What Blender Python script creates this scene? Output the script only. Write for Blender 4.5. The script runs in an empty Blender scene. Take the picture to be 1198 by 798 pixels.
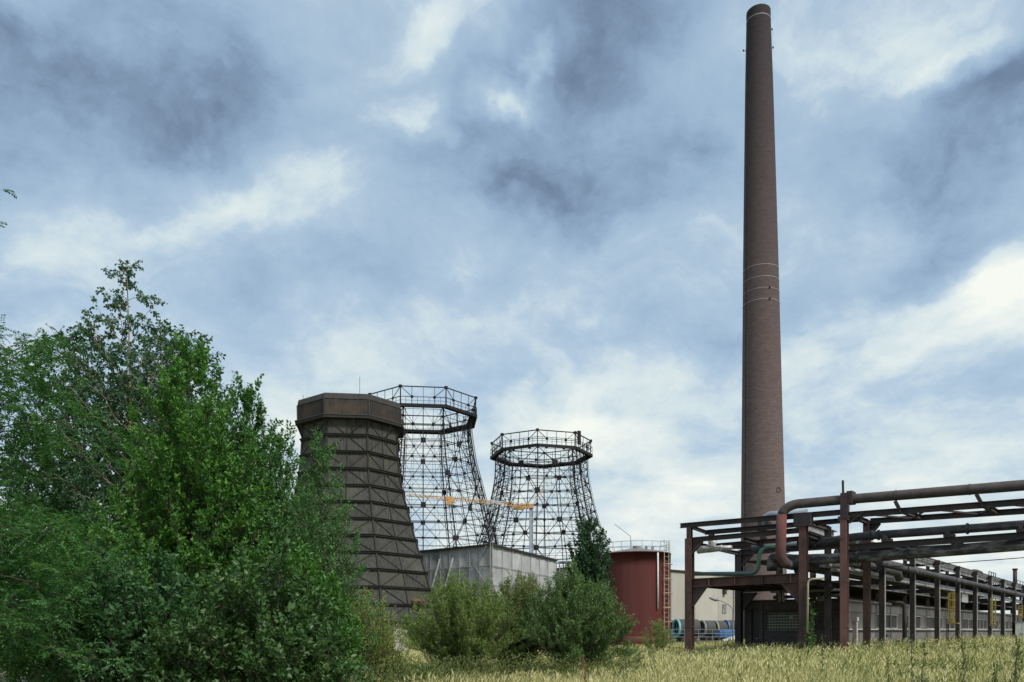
import bpy, math, random
import numpy as np
from mathutils import Vector, Matrix

random.seed(7)
RNG = np.random.default_rng(7)
PI = math.pi
scene = bpy.context.scene
COL = scene.collection

# ------------------------------------------------------------------ camera
EYE = 1.65          # eye height above the field
F = 940.0           # focal length in pixels of the 1198 px wide photograph
HOR = 738.0         # horizon row
cam_data = bpy.data.cameras.new("camera")
cam = bpy.data.objects.new("camera", cam_data)
COL.objects.link(cam)
cam.location = (0, 0, EYE)
cam.rotation_euler = (math.radians(90), 0, 0)
cam_data.sensor_width = 36.0
cam_data.lens = 36.0 * F / 1198.0
cam_data.shift_y = (HOR - 399.0) / 1198.0
cam_data.clip_start = 0.1
cam_data.clip_end = 9000
scene.camera = cam

# ------------------------------------------------------------------ view + sun + sky
scene.view_settings.view_transform = 'Standard'
scene.view_settings.look = 'None'
scene.view_settings.gamma = 1
scene.view_settings.use_curve_mapping = False
EXPO = 0.6
scene.view_settings.exposure = EXPO
SUN_EL, SUN_AZ = math.radians(46), math.radians(142)      # azimuth clockwise from +Y
sun_data = bpy.data.lights.new("sun", 'SUN')
sun_data.energy = 2.4
sun_data.angle = math.radians(12)
sun_data.color = (1.0, 0.95, 0.86)
sun = bpy.data.objects.new("sun", sun_data)
COL.objects.link(sun)
sun_dir = Vector((math.sin(SUN_AZ) * math.cos(SUN_EL), math.cos(SUN_AZ) * math.cos(SUN_EL), math.sin(SUN_EL)))
sun.rotation_euler = (-sun_dir).to_track_quat('-Z', 'Y').to_euler()
sun.location = sun_dir * 300
scene.cycles.max_bounces = 6
scene.cycles.diffuse_bounces = 3
scene.cycles.transparent_max_bounces = 4
scene.cycles.use_denoising = True


class NT:
    """tiny helper for node trees"""
    def __init__(s, tree):
        s.t = tree
        tree.nodes.clear()

    def n(s, typ, **kw):
        nd = s.t.nodes.new(typ)
        for k, v in kw.items():
            if k.startswith('i_'):
                key = k[2:]
                key = int(key) if key.isdigit() else key.replace('_', ' ')
                nd.inputs[key].default_value = v
            else:
                setattr(nd, k, v)
        return nd

    def l(s, a, b):
        s.t.links.new(a, b)

    def math(s, op, a, b=None, clamp=False):
        nd = s.t.nodes.new('ShaderNodeMath')
        nd.operation = op
        nd.use_clamp = clamp
        for i, v in enumerate((a, b)):
            if v is None:
                continue
            if isinstance(v, (int, float)):
                nd.inputs[i].default_value = v
            else:
                s.l(v, nd.inputs[i])
        return nd.outputs[0]

    def vmath(s, op, a, b=None):
        nd = s.t.nodes.new('ShaderNodeVectorMath')
        nd.operation = op
        for i, v in enumerate((a, b)):
            if v is None:
                continue
            if isinstance(v, (tuple, list, Vector)):
                nd.inputs[i].default_value = v
            else:
                s.l(v, nd.inputs[i])
        return nd.outputs['Value'] if op in ('LENGTH', 'DOT_PRODUCT') else nd.outputs[0]

    def ramp(s, fac, stops, interp='LINEAR'):
        nd = s.t.nodes.new('ShaderNodeValToRGB')
        nd.color_ramp.interpolation = interp
        els = nd.color_ramp.elements
        while len(els) > 1:
            els.remove(els[0])
        els[0].position = stops[0][0]
        els[0].color = (*stops[0][1], 1)
        for p, c in stops[1:]:
            e = els.new(p)
            e.color = (*c, 1)
        s.l(fac, nd.inputs[0])
        return nd.outputs[0]

    def mix(s, fac, a, b, blend='MIX'):
        nd = s.t.nodes.new('ShaderNodeMix')
        nd.data_type = 'RGBA'
        nd.blend_type = blend
        nd.clamp_factor = True
        for i, v in ((0, fac), (6, a), (7, b)):
            if isinstance(v, (int, float)):
                nd.inputs[i].default_value = v
            elif isinstance(v, (tuple, list)):
                nd.inputs[i].default_value = (*v, 1) if len(v) == 3 else v
            else:
                s.l(v, nd.inputs[i])
        return nd.outputs[2]


def pdir(px, py):
    return Vector(((px - 599) / F, 1.0, (HOR - py) / F)).normalized()


def srgb(r, g, b):
    return tuple(((c / 255 + 0.055) / 1.055) ** 2.4 if c > 10 else c / 255 / 12.92 for c in (r, g, b))


def make_world():
    w = bpy.data.worlds.new("World")
    scene.world = w
    w.use_nodes = True
    g = NT(w.node_tree)
    out = g.n('ShaderNodeOutputWorld')
    bg = g.n('ShaderNodeBackground')
    STR = 0.1
    bg.inputs['Strength'].default_value = STR
    g.l(bg.outputs[0], out.inputs[0])
    sky = g.n('ShaderNodeTexSky', sky_type='NISHITA')
    sky.sun_disc = False
    sky.sun_elevation = SUN_EL
    sky.sun_rotation = SUN_AZ
    sky.air_density = 1.2
    sky.dust_density = 1.0
    tc = g.n('ShaderNodeTexCoord')
    d = tc.outputs['Generated']
    sep = g.n('ShaderNodeSeparateXYZ')
    g.l(d, sep.inputs[0])
    zz = g.math('MAXIMUM', sep.outputs[2], 0.0)
    # warp of the direction, so that every cloud gets a ragged edge
    nw = g.n('ShaderNodeTexNoise', i_Scale=3.2, i_Detail=7.0, i_Roughness=0.56)
    g.l(d, nw.inputs['Vector'])
    wv = g.vmath('SUBTRACT', nw.outputs['Color'], (0.5, 0.5, 0.5))
    wv = g.vmath('MULTIPLY', wv, (0.36, 0.36, 0.30))
    dw = g.vmath('ADD', d, wv)
    # cloud deck seen in perspective: flattened towards the horizon
    den = g.math('ADD', zz, 0.16)
    comb = g.n('ShaderNodeCombineXYZ')
    g.l(g.math('DIVIDE', sep.outputs[0], den), comb.inputs[0])
    g.l(g.math('DIVIDE', sep.outputs[1], den), comb.inputs[1])
    n1 = g.n('ShaderNodeTexNoise', i_Scale=0.85, i_Detail=9.0, i_Roughness=0.56, i_Distortion=0.55)
    g.l(comb.outputs[0], n1.inputs['Vector'])
    n2 = g.n('ShaderNodeTexNoise', i_Scale=2.6, i_Detail=8.0, i_Roughness=0.6, i_Distortion=0.3)
    g.l(g.vmath('ADD', comb.outputs[0], (3.1, 7.7, 0.0)), n2.inputs['Vector'])
    n3 = g.n('ShaderNodeTexNoise', i_Scale=9.0, i_Detail=8.0, i_Roughness=0.62)
    g.l(g.vmath('MULTIPLY', dw, (1.0, 1.0, 1.9)), n3.inputs['Vector'])
    v = g.math('ADD', g.math('MULTIPLY', g.math('SUBTRACT', n1.outputs['Fac'], 0.5), 0.62),
               g.math('MULTIPLY', g.math('SUBTRACT', n2.outputs['Fac'], 0.5), 0.52))
    v = g.math('ADD', v, g.math('MULTIPLY', g.math('SUBTRACT', n3.outputs['Fac'], 0.5), 0.46))
    v = g.math('ADD', v, 0.592)
    # the larger clouds of this sky: (px, py, half width, half height, weight)
    blobs = CLOUDS
    for (px, py, rx, ry, wt) in blobs:
        c = pdir(px, py)
        L = math.sqrt(((px - 599) / F) ** 2 + 1 + ((HOR - py) / F) ** 2)
        sx, sz = F * L / rx, F * L / ry
        dv = g.vmath('SUBTRACT', dw, tuple(c))
        dv = g.vmath('MULTIPLY', dv, (sx, 2.2, sz))
        ln = g.vmath('LENGTH', dv)
        mr = g.n('ShaderNodeMapRange', interpolation_type='SMOOTHERSTEP', i_1=0.0, i_2=1.6, i_3=wt * (0.60 if wt < 0 else 0.85), i_4=0.0)
        g.l(ln, mr.inputs[0])
        v = g.math('ADD', v, mr.outputs[0])
    # brighter, hazier air low over the horizon
    hz = g.n('ShaderNodeMapRange', interpolation_type='SMOOTHSTEP', i_1=0.0, i_2=0.30, i_3=0.16, i_4=0.0)
    g.l(zz, hz.inputs[0])
    v = g.math('ADD', v, hz.outputs[0])
    K = 1.0 / STR / 2 ** EXPO
    def c(r, gg, b):
        return tuple(x * K for x in srgb(r, gg, b))
    # ramp values are limited to 1, so ramp holds the display-linear colour and is scaled after
    cl = g.ramp(v, [(0.0, srgb(92, 110, 133)), (0.16, srgb(117, 138, 164)), (0.32, srgb(147, 173, 201)),
                    (0.46, srgb(166, 192, 215)), (0.58, srgb(187, 208, 225)), (0.70, srgb(212, 227, 232)),
                    (0.90, srgb(246, 250, 243))], 'LINEAR')
    cl = g.vmath('MULTIPLY', cl, (K, K, K))
    # thin places let the blue of the clear sky through
    thin = g.ramp(v, [(0.40, (0, 0, 0)), (0.54, (0.16, 0.16, 0.16)), (0.66, (0, 0, 0))])
    col = g.mix(thin, cl, sky.outputs[0])
    g.l(col, bg.inputs['Color'])


CLOUDS = [
    # dark masses
    (60, 70, 260, 110, -0.36), (290, 35, 170, 90, -0.24), (120, 130, 200, 60, -0.14), (0, 100, 150, 90, -0.16),
    (680, 90, 170, 140, -0.50), (760, 150, 170, 120, -0.20), (600, 240, 160, 60, -0.34), (470, 30, 60, 40, 0.16),
    (1085, 142, 135, 60, -0.56), (1180, 105, 90, 50, -0.14), (1110, 265, 75, 60, -0.36), (1000, 310, 110, 40, -0.14),
    (330, 160, 130, 60, -0.14), (360, 315, 130, 55, -0.16), (610, 360, 220, 60, -0.10), (800, 420, 130, 60, -0.12),
    (300, 110, 150, 45, -0.06), (20, 10, 60, 40, -0.1),
    # bright breaks
    (1190, 290, 80, 42, 0.42), (1150, 330, 90, 30, 0.25), (600, 115, 34, 22, 0.42), (505, 130, 50, 30, 0.26), (400, 210, 70, 26, 0.10), (290, 235, 60, 20, 0.10),
    (1060, 85, 70, 24, 0.26), (1010, 400, 150, 40, 0.20), (190, 215, 170, 70, 0.12), (720, 500, 160, 60, 0.20),
    (940, 300, 60, 40, 0.12), (560, 10, 90, 30, 0.22), (1130, 480, 160, 60, 0.10), (650, 470, 90, 30, 0.12),
    (830, 600, 140, 60, 0.14), (340, 500, 120, 90, 0.12), (880, 60, 90, 60, 0.06), (1180, 380, 60, 40, 0.16),
]
make_world()


# ------------------------------------------------------------------ mesh building
class MB:
    def __init__(s):
        s.v = []
        s.f = []

    def add(s, vs, fs):
        o = len(s.v)
        s.v += [tuple(p) for p in vs]
        s.f += [tuple(i + o for i in f) for f in fs]
        return s

    def box(s, c, size, rz=0.0):
        cx, cy, cz = c
        a, b, h = size[0] / 2, size[1] / 2, size[2] / 2
        ca, sa = math.cos(rz), math.sin(rz)
        vs = []
        for z in (-h, h):
            for x, y in ((-a, -b), (a, -b), (a, b), (-a, b)):
                vs.append((cx + x * ca - y * sa, cy + x * sa + y * ca, cz + z))
        return s.add(vs, [(3, 2, 1, 0), (4, 5, 6, 7), (0, 1, 5, 4), (1, 2, 6, 5), (2, 3, 7, 6), (3, 0, 4, 7)])

    def prism(s, a, b, prof, up=(0, 0, 1)):
        """sweep a closed 2-D profile (u sideways, v upwards) from a to b"""
        a, b = Vector(a), Vector(b)
        d = (b - a).normalized()
        up = Vector(up)
        u = d.cross(up)
        if u.length < 1e-4:
            u = d.cross(Vector((1, 0, 0)))
        u.normalize()
        w = u.cross(d).normalized()
        n = len(prof)
        vs = [a + u * p + w * q for p, q in prof] + [b + u * p + w * q for p, q in prof]
        fs = [(i, (i + 1) % n, n + (i + 1) % n, n + i) for i in range(n)]
        fs += [tuple(range(n - 1, -1, -1)), tuple(range(n, 2 * n))]
        return s.add(vs, fs)

    def beam(s, a, b, w, h, up=(0, 0, 1)):
        w, h = w / 2, h / 2
        return s.prism(a, b, [(-w, -h), (w, -h), (w, h), (-w, h)], up)

    def ibeam(s, a, b, w, h, up=(0, 0, 1), t=None):
        t = t or max(0.02, h * 0.07)
        w, h = w / 2, h / 2
        k = t / 2
        return s.prism(a, b, [(-w, -h), (w, -h), (w, -h + t), (k, -h + t), (k, h - t), (w, h - t), (w, h), (-w, h),
                              (-w, h - t), (-k, h - t), (-k, -h + t), (-w, -h + t)], up)

    def tube(s, pts, r, n=8, caps=True):
        pts = [Vector(p) for p in pts]
        m = len(pts)
        rs = list(r) if isinstance(r, (list, tuple, np.ndarray)) else [r] * m
        t0 = (pts[1] - pts[0]).normalized()
        ref = Vector((0, 0, 1)) if abs(t0.z) < 0.9 else Vector((1, 0, 0))
        u = t0.cross(ref).normalized()
        vs, fs = [], []
        for i in range(m):
            if i == 0:
                t = t0
            elif i == m - 1:
                t = (pts[i] - pts[i - 1]).normalized()
            else:
                t = ((pts[i + 1] - pts[i]).normalized() + (pts[i] - pts[i - 1]).normalized())
                t = t.normalized() if t.length > 1e-6 else (pts[i + 1] - pts[i]).normalized()
            u = (u - t * u.dot(t)).normalized()
            w = t.cross(u)
            for k in range(n):
                a = 2 * PI * k / n
                vs.append(pts[i] + (u * math.cos(a) + w * math.sin(a)) * rs[i])
        for i in range(m - 1):
            for k in range(n):
                fs.append((i * n + k, i * n + (k + 1) % n, (i + 1) * n + (k + 1) % n, (i + 1) * n + k))
        if caps:
            fs.append(tuple(range(n - 1, -1, -1)))
            fs.append(tuple(range((m - 1) * n, m * n)))
        return s.add(vs, fs)

    def lathe(s, prof, n=32, c=(0, 0), top=False, lean=(0, 0)):
        vs, fs = [], []
        m = len(prof)
        for r, z in prof:
            for k in range(n):
                a = 2 * PI * k / n
                vs.append((c[0] + r * math.cos(a) + lean[0] * z, c[1] + r * math.sin(a) + lean[1] * z, z))
        for i in range(m - 1):
            for k in range(n):
                fs.append((i * n + k, i * n + (k + 1) % n, (i + 1) * n + (k + 1) % n, (i + 1) * n + k))
        if top:
            fs.append(tuple(range((m - 1) * n, m * n)))
        return s.add(vs, fs)

    def slab(s, poly, off):
        """thick plate: polygon plus a copy moved by off"""
        n = len(poly)
        p2 = [Vector(p) + Vector(off) for p in poly]
        fs = [tuple(range(n)), tuple(range(2 * n - 1, n - 1, -1))]
        fs += [(i, n + i, n + (i + 1) % n, (i + 1) % n) for i in range(n)]
        return s.add(list(poly) + p2, fs)

    def mesh(s, name, mat, smooth=False):
        me = bpy.data.meshes.new(name)
        me.from_pydata(s.v, [], s.f)
        me.materials.append(mat)
        if smooth:
            me.polygons.foreach_set('use_smooth', [len(p.vertices) <= 4 for p in me.polygons])
        me.update()
        return me

    def build(s, name, mat, parent=None, smooth=False, loc=None, rz=None, fix=True):
        me = s.mesh(name, mat, smooth)
        if fix:
            import bmesh
            bm = bmesh.new()
            bm.from_mesh(me)
            bmesh.ops.recalc_face_normals(bm, faces=bm.faces)
            bm.to_mesh(me)
            bm.free()
        return link(name, me, parent, loc, rz)


def link(name, me, parent=None, loc=None, rz=None):
    o = bpy.data.objects.new(name, me)
    COL.objects.link(o)
    if parent is not None:
        o.parent = parent
    if loc is not None:
        o.location = loc
    if rz is not None:
        o.rotation_euler = (0, 0, rz)
    return o


def thing(name, label, cat, loc=(0, 0, 0), rz=0.0, group=None):
    o = bpy.data.objects.new(name, None)
    o.empty_display_size = 0.3
    COL.objects.link(o)
    o.location = loc
    o.rotation_euler = (0, 0, rz)
    o['label'] = label
    o['category'] = cat
    if group:
        o['group'] = group
    return o


def tag(o, label, cat, group=None):
    o['label'] = label
    o['category'] = cat
    if group:
        o['group'] = group
    return o


def fillet(pts, rad, n=6):
    """round the corners of a polyline"""
    pts = [Vector(p) for p in pts]
    out = [pts[0]]
    for i in range(1, len(pts) - 1):
        a, b, c = pts[i - 1], pts[i], pts[i + 1]
        d1, d2 = (a - b), (c - b)
        r = min(rad, d1.length * 0.49, d2.length * 0.49)
        p, q = b + d1.normalized() * r, b + d2.normalized() * r
        for k in range(n + 1):
            t = k / n
            out.append(p * (1 - t) ** 2 + b * (2 * t * (1 - t)) * 0.86 + (p + q) * 0.5 * (2 * t * (1 - t)) * 0.14 + q * t * t)
    out.append(pts[-1])
    return out


def at(px, py, Y):
    return Vector(((px - 599) / F * Y, Y, EYE + (HOR - py) / F * Y))


# ------------------------------------------------------------------ materials
def mat(name, c1, c2, scale=3.0, rough=0.8, metal=0.0, bump=0.15, stretch=(1, 1, 1), stain=None, stain_amt=0.5,
        stain_scale=0.6, stain_stretch=(1, 1, 1), bump_scale=None, spec=0.4):
    m = bpy.data.materials.new(name)
    m.use_nodes = True
    g = NT(m.node_tree)
    out = g.n('ShaderNodeOutputMaterial')
    b = g.n('ShaderNodeBsdfPrincipled', i_Roughness=rough, i_Metallic=metal)
    b.inputs['Specular IOR Level'].default_value = spec
    g.l(b.outputs[0], out.inputs[0])
    tc = g.n('ShaderNodeTexCoord')
    oi = g.n('ShaderNodeObjectInfo')
    off = g.math('MULTIPLY', oi.outputs['Random'], 97.0)
    co = g.vmath('ADD', tc.outputs['Object'], off)
    cs = g.vmath('MULTIPLY', co, stretch)
    n1 = g.n('ShaderNodeTexNoise', i_Scale=scale, i_Detail=8.0, i_Roughness=0.62)
    g.l(cs, n1.inputs['Vector'])
    col = g.ramp(n1.outputs['Fac'], [(0.28, c1), (0.72, c2)])
    if stain is not None:
        n2 = g.n('ShaderNodeTexNoise', i_Scale=stain_scale, i_Detail=7.0, i_Roughness=0.6)
        g.l(g.vmath('MULTIPLY', co, stain_stretch), n2.inputs['Vector'])
        f = g.n('ShaderNodeMapRange', i_1=0.47, i_2=0.64, i_3=0.0, i_4=stain_amt)
        g.l(n2.outputs['Fac'], f.inputs[0])
        col = g.mix(f.outputs[0], col, stain)
    # every copy a little different in tone
    hv = g.n('ShaderNodeMapRange', i_1=0.0, i_2=1.0, i_3=0.86, i_4=1.12)
    g.l(oi.outputs['Random'], hv.inputs[0])
    col = g.vmath('MULTIPLY', col, hv.outputs[0])
    g.l(col, b.inputs['Base Color'])
    rr = g.n('ShaderNodeMapRange', i_1=0.3, i_2=0.7, i_3=max(0.0, rough - 0.12), i_4=min(1.0, rough + 0.12))
    g.l(n1.outputs['Fac'], rr.inputs[0])
    g.l(rr.outputs[0], b.inputs['Roughness'])
    if bump:
        bp = g.n('ShaderNodeBump', i_Strength=bump, i_Distance=0.05)
        g.l(n1.outputs['Fac'], bp.inputs['Height'])
        g.l(bp.outputs[0], b.inputs['Normal'])
    return m


def leaf_mat(name, stops, transl=0.3, rough=0.5, spec=0.35):
    m = bpy.data.materials.new(name)
    m.use_nodes = True
    g = NT(m.node_tree)
    out = g.n('ShaderNodeOutputMaterial')
    b = g.n('ShaderNodeBsdfPrincipled', i_Roughness=rough)
    b.inputs['Specular IOR Level'].default_value = spec
    at_ = g.n('ShaderNodeAttribute', attribute_name='tint')
    col = g.ramp(at_.outputs['Fac'], stops)
    g.l(col, b.inputs['Base Color'])
    tr = g.n('ShaderNodeBsdfTranslucent')
    g.l(g.mix(1.0, col, (1.0, 1.15, 0.45), 'MULTIPLY'), tr.inputs['Color'])
    ms = g.n('ShaderNodeMixShader')
    ms.inputs[0].default_value = transl
    g.l(b.outputs[0], ms.inputs[1])
    g.l(tr.outputs[0], ms.inputs[2])
    g.l(ms.outputs[0], out.inputs[0])
    return m


def brick_mat(name, c1, c2, mortar, scale, bw=0.5, rh=0.25, mapping='cyl', R=2.5, soot=None, soot_z=(0, 1), rough=0.9):
    m = bpy.data.materials.new(name)
    m.use_nodes = True
    g = NT(m.node_tree)
    out = g.n('ShaderNodeOutputMaterial')
    b = g.n('ShaderNodeBsdfPrincipled', i_Roughness=rough)
    b.inputs['Specular IOR Level'].default_value = 0.2
    g.l(b.outputs[0], out.inputs[0])
    tc = g.n('ShaderNodeTexCoord')
    sep = g.n('ShaderNodeSeparateXYZ')
    g.l(tc.outputs['Object'], sep.inputs[0])
    comb = g.n('ShaderNodeCombineXYZ')
    if mapping == 'cyl':
        a = g.math('ARCTAN2', sep.outputs[0], sep.outputs[1])
        g.l(g.math('MULTIPLY', a, R), comb.inputs[0])
    else:
        g.l(g.math('ADD', sep.outputs[0], sep.outputs[1]), comb.inputs[0])
    g.l(sep.outputs[2], comb.inputs[1])
    br = g.n('ShaderNodeTexBrick', i_Scale=scale)
    br.inputs['Color1'].default_value = (*c1, 1)
    br.inputs['Color2'].default_value = (*c2, 1)
    br.inputs['Mortar'].default_value = (*mortar, 1)
    br.inputs['Brick Width'].default_value = bw
    br.inputs['Row Height'].default_value = rh
    br.inputs['Mortar Size'].default_value = 0.02
    g.l(comb.outputs[0], br.inputs['Vector'])
    n = g.n('ShaderNodeTexNoise', i_Scale=0.25, i_Detail=9.0, i_Roughness=0.65)
    g.l(g.vmath('MULTIPLY', tc.outputs['Object'], (1, 1, 0.5)), n.inputs['Vector'])
    n3 = g.n('ShaderNodeTexNoise', i_Scale=1.6, i_Detail=6.0, i_Roughness=0.7)
    g.l(g.vmath('MULTIPLY', tc.outputs['Object'], (0.6, 0.6, 2.2)), n3.inputs['Vector'])
    mod = g.math('ADD', g.math('MULTIPLY', n.outputs['Fac'], 0.55), g.math('MULTIPLY', n3.outputs['Fac'], 0.7))
    mod = g.math('ADD', mod, 0.38)
    col = g.vmath('MULTIPLY', br.outputs['Color'], mod)
    if soot is not None:
        mr = g.n('ShaderNodeMapRange', i_1=soot_z[0], i_2=soot_z[1], i_3=0.0, i_4=0.85)
        zz = g.math('ADD', sep.outputs[2], g.math('MULTIPLY', g.math('SUBTRACT', n.outputs['Fac'], 0.5), 22.0))
        g.l(zz, mr.inputs[0])
        col = g.mix(mr.outputs[0], col, soot)
    g.l(col, b.inputs['Base Color'])
    bp = g.n('ShaderNodeBump', i_Strength=0.35, i_Distance=0.04)
    g.l(br.outputs['Fac'], bp.inputs['Height'])
    bp.invert = True
    g.l(bp.outputs[0], b.inputs['Normal'])
    return m


MT = {}
MT['wood'] = mat('weathered_boards', (0.018, 0.0185, 0.0185), (0.094, 0.095, 0.087), 1.6, 0.9, bump=0.4,
                 stretch=(5.5, 5.5, 0.22), stain=(0.10, 0.097, 0.07), stain_amt=0.4, stain_scale=0.16, spec=0.2)
MT['wood_dark'] = mat('collar_boards', (0.022, 0.020, 0.020), (0.062, 0.055, 0.050), 1.8, 0.9, bump=0.4,
                      stretch=(6, 6, 0.3), stain=(0.12, 0.078, 0.045), stain_amt=0.35, stain_scale=0.5, spec=0.2)
MT['timber'] = mat('black_timber', (0.022, 0.021, 0.02), (0.05, 0.047, 0.043), 2.0, 0.85, bump=0.2, spec=0.2)
MT['fascia'] = mat('grey_fascia', (0.032, 0.032, 0.031), (0.07, 0.068, 0.064), 1.5, 0.85, stretch=(3, 3, 0.5), spec=0.2)
MT['skel'] = mat('black_steel', (0.006, 0.006, 0.008), (0.018, 0.018, 0.021), 2.0, 0.75, spec=0.3)
MT['rust'] = mat('rusty_steel', (0.048, 0.026, 0.023), (0.125, 0.065, 0.055), 2.2, 0.85, bump=0.3,
                 stain=(0.035, 0.028, 0.03), stain_amt=0.8, stain_scale=0.9, stain_stretch=(1, 1, 0.3))
MT['red_rust'] = mat('red_painted_steel', (0.10, 0.045, 0.040), (0.175, 0.085, 0.074), 2.0, 0.75, bump=0.25,
                     stain=(0.06, 0.035, 0.032), stain_amt=0.6, stain_scale=0.8, stain_stretch=(1, 1, 0.4))
MT['black_post'] = mat('sooty_post', (0.014, 0.013, 0.015), (0.036, 0.032, 0.033), 2.5, 0.8, bump=0.25,
                 stain=(0.06, 0.036, 0.03), stain_amt=0.5, stain_scale=0.7)
MT['dark'] = mat('dark_steel', (0.020, 0.018, 0.021), (0.055, 0.047, 0.048), 2.5, 0.8, bump=0.25,
                 stain=(0.085, 0.046, 0.035), stain_amt=0.55, stain_scale=0.7)
MT['pipe'] = mat('sooty_pipe', (0.022, 0.022, 0.027), (0.062, 0.06, 0.066), 3.0, 0.7, bump=0.25,
                 stain=(0.15, 0.15, 0.155), stain_amt=0.4, stain_scale=1.3)
MT['pipe_flaky'] = mat('flaking_pipe', (0.022, 0.022, 0.027), (0.062, 0.06, 0.066), 3.0, 0.7, bump=0.25,
                  stain=(0.26, 0.255, 0.25), stain_amt=0.7, stain_scale=1.9, stain_stretch=(.6, 1, 1.6))
MT['pipe_brown'] = mat('brown_pipe', (0.034, 0.029, 0.029), (0.082, 0.068, 0.064), 2.4, 0.75, bump=0.25,
                       stain=(0.075, 0.06, 0.058), stain_amt=0.6, stain_scale=0.6)
MT['pipe_rust'] = mat('rust_red_pipe', (0.06, 0.043, 0.041), (0.125, 0.085, 0.078), 2.2, 0.95, bump=0.3, spec=0.1,
                      stain=(0.19, 0.055, 0.05), stain_amt=0.6, stain_scale=0.9, stain_stretch=(1, 1, 0.35))
MT['pipe_grey'] = mat('grey_pipe', (0.15, 0.155, 0.165), (0.30, 0.305, 0.31), 2.5, 0.6, bump=0.2,
                      stain=(0.09, 0.085, 0.085), stain_amt=0.6, stain_scale=0.7)
MT['pipe_blue'] = mat('blue_grey_pipe', (0.16, 0.21, 0.26), (0.28, 0.34, 0.40), 2.5, 0.6,
                      stain=(0.10, 0.11, 0.13), stain_amt=0.5)
MT['silver'] = mat('silver_lagging', (0.42, 0.43, 0.45), (0.62, 0.63, 0.65), 3.0, 0.45, metal=0.3, bump=0.5,
                   stain=(0.25, 0.25, 0.26), stain_amt=0.5)
MT['green'] = mat('green_pipe', (0.04, 0.10, 0.08), (0.09, 0.18, 0.145), 3.0, 0.7, stain=(0.10, 0.10, 0.09), stain_amt=0.5)
MT['yellow'] = mat('yellow_paint', (0.24, 0.19, 0.035), (0.36, 0.28, 0.055), 3.0, 0.6, stain=(0.18, 0.13, 0.05), stain_amt=0.5)
MT['cream'] = mat('cream_paint', (0.40, 0.34, 0.23), (0.52, 0.45, 0.32), 3.0, 0.65, stain=(0.28, 0.17, 0.09), stain_amt=0.5)
MT['whitewash'] = mat('white_paint', (0.62, 0.62, 0.6), (0.8, 0.8, 0.78), 3.0, 0.6, stain=(0.45, 0.43, 0.4), stain_amt=0.4)
MT['tank'] = mat('red_tank_paint', (0.098, 0.036, 0.034), (0.138, 0.052, 0.048), 1.2, 0.95, bump=0.04, spec=0.08, stretch=(2.2, 2.2, 0.12),
                 stain=(0.12, 0.034, 0.032), stain_amt=0.6, stain_scale=0.5, stain_stretch=(1, 1, 0.12))
MT['tank_dark'] = mat('tank_band', (0.08, 0.018, 0.02), (0.13, 0.028, 0.028), 2.0, 0.75)
MT['roofing'] = mat('grey_roof', (0.13, 0.13, 0.125), (0.27, 0.265, 0.25), 2.2, 0.85)
MT['galv'] = mat('galvanised_steel', (0.30, 0.31, 0.32), (0.46, 0.47, 0.48), 4.0, 0.5, metal=0.4)
MT['sheet'] = mat('scaffold_sheeting', (0.29, 0.295, 0.30), (0.43, 0.435, 0.44), 0.9, 0.7, bump=0.5,
                  stretch=(1, 1, 0.35), stain=(0.22, 0.22, 0.225), stain_amt=0.6, stain_scale=0.35, stain_stretch=(1, 1, 0.5))
MT['concrete'] = mat('pale_render', (0.33, 0.315, 0.275), (0.42, 0.405, 0.36), 0.7, 0.9, bump=0.1, stretch=(1, 1, 0.4),
                     stain=(0.33, 0.31, 0.265), stain_amt=0.5, stain_scale=0.25, stain_stretch=(1, 1, 0.3))
MT['panel'] = mat('concrete_panel', (0.10, 0.097, 0.096), (0.19, 0.185, 0.18), 0.9, 0.9, bump=0.15, stretch=(1, 1, 0.5),
                  stain=(0.09, 0.082, 0.082), stain_amt=0.6, stain_scale=0.5, stain_stretch=(1, 1, 0.25))
MT['pale'] = mat('pale_concrete', (0.38, 0.34, 0.30), (0.5, 0.46, 0.41), 2.0, 0.9)
MT['girder'] = mat('pale_girder', (0.17, 0.168, 0.17), (0.36, 0.35, 0.345), 1.6, 0.75, stretch=(1, 1, 0.5),
                   stain=(0.06, 0.05, 0.05), stain_amt=0.7, stain_scale=0.7)
MT['glass'] = mat('dusty_glass', (0.02, 0.016, 0.016), (0.05, 0.040, 0.039), 1.2, 0.5, bump=0.02, spec=0.2,
                  stain=(0.11, 0.095, 0.09), stain_amt=0.5, stain_scale=1.2)
MT['glassblock'] = mat('glass_block', (0.10, 0.15, 0.13), (0.20, 0.27, 0.24), 3.0, 0.25, bump=0.05)
MT['mortar'] = mat('grey_green_mortar', (0.21, 0.24, 0.215), (0.31, 0.34, 0.30), 2.0, 0.9)
MT['door'] = mat('dark_door', (0.02, 0.02, 0.023), (0.045, 0.043, 0.046), 2.0, 0.6)
MT['frame'] = mat('pale_window_frame', (0.34, 0.33, 0.32), (0.48, 0.47, 0.45), 3.0, 0.7)
MT['orange'] = mat('crane_orange', (0.42, 0.24, 0.09), (0.52, 0.31, 0.13), 2.0, 0.55)
MT['cranegrey'] = mat('crane_grey', (0.30, 0.34, 0.40), (0.42, 0.47, 0.53), 2.0, 0.55)
MT['teal'] = mat('teal_paint', (0.10, 0.33, 0.40), (0.2, 0.45, 0.52), 2.0, 0.6)
MT['blue'] = mat('blue_paint', (0.03, 0.10, 0.26), (0.06, 0.16, 0.36), 2.0, 0.4)
MT['culvert'] = mat('dark_cylinder_paint', (0.04, 0.042, 0.045), (0.085, 0.085, 0.085), 2.0, 0.8)
MT['palerim'] = mat('grey_rim', (0.16, 0.165, 0.155), (0.26, 0.26, 0.24), 2.0, 0.7)
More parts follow.
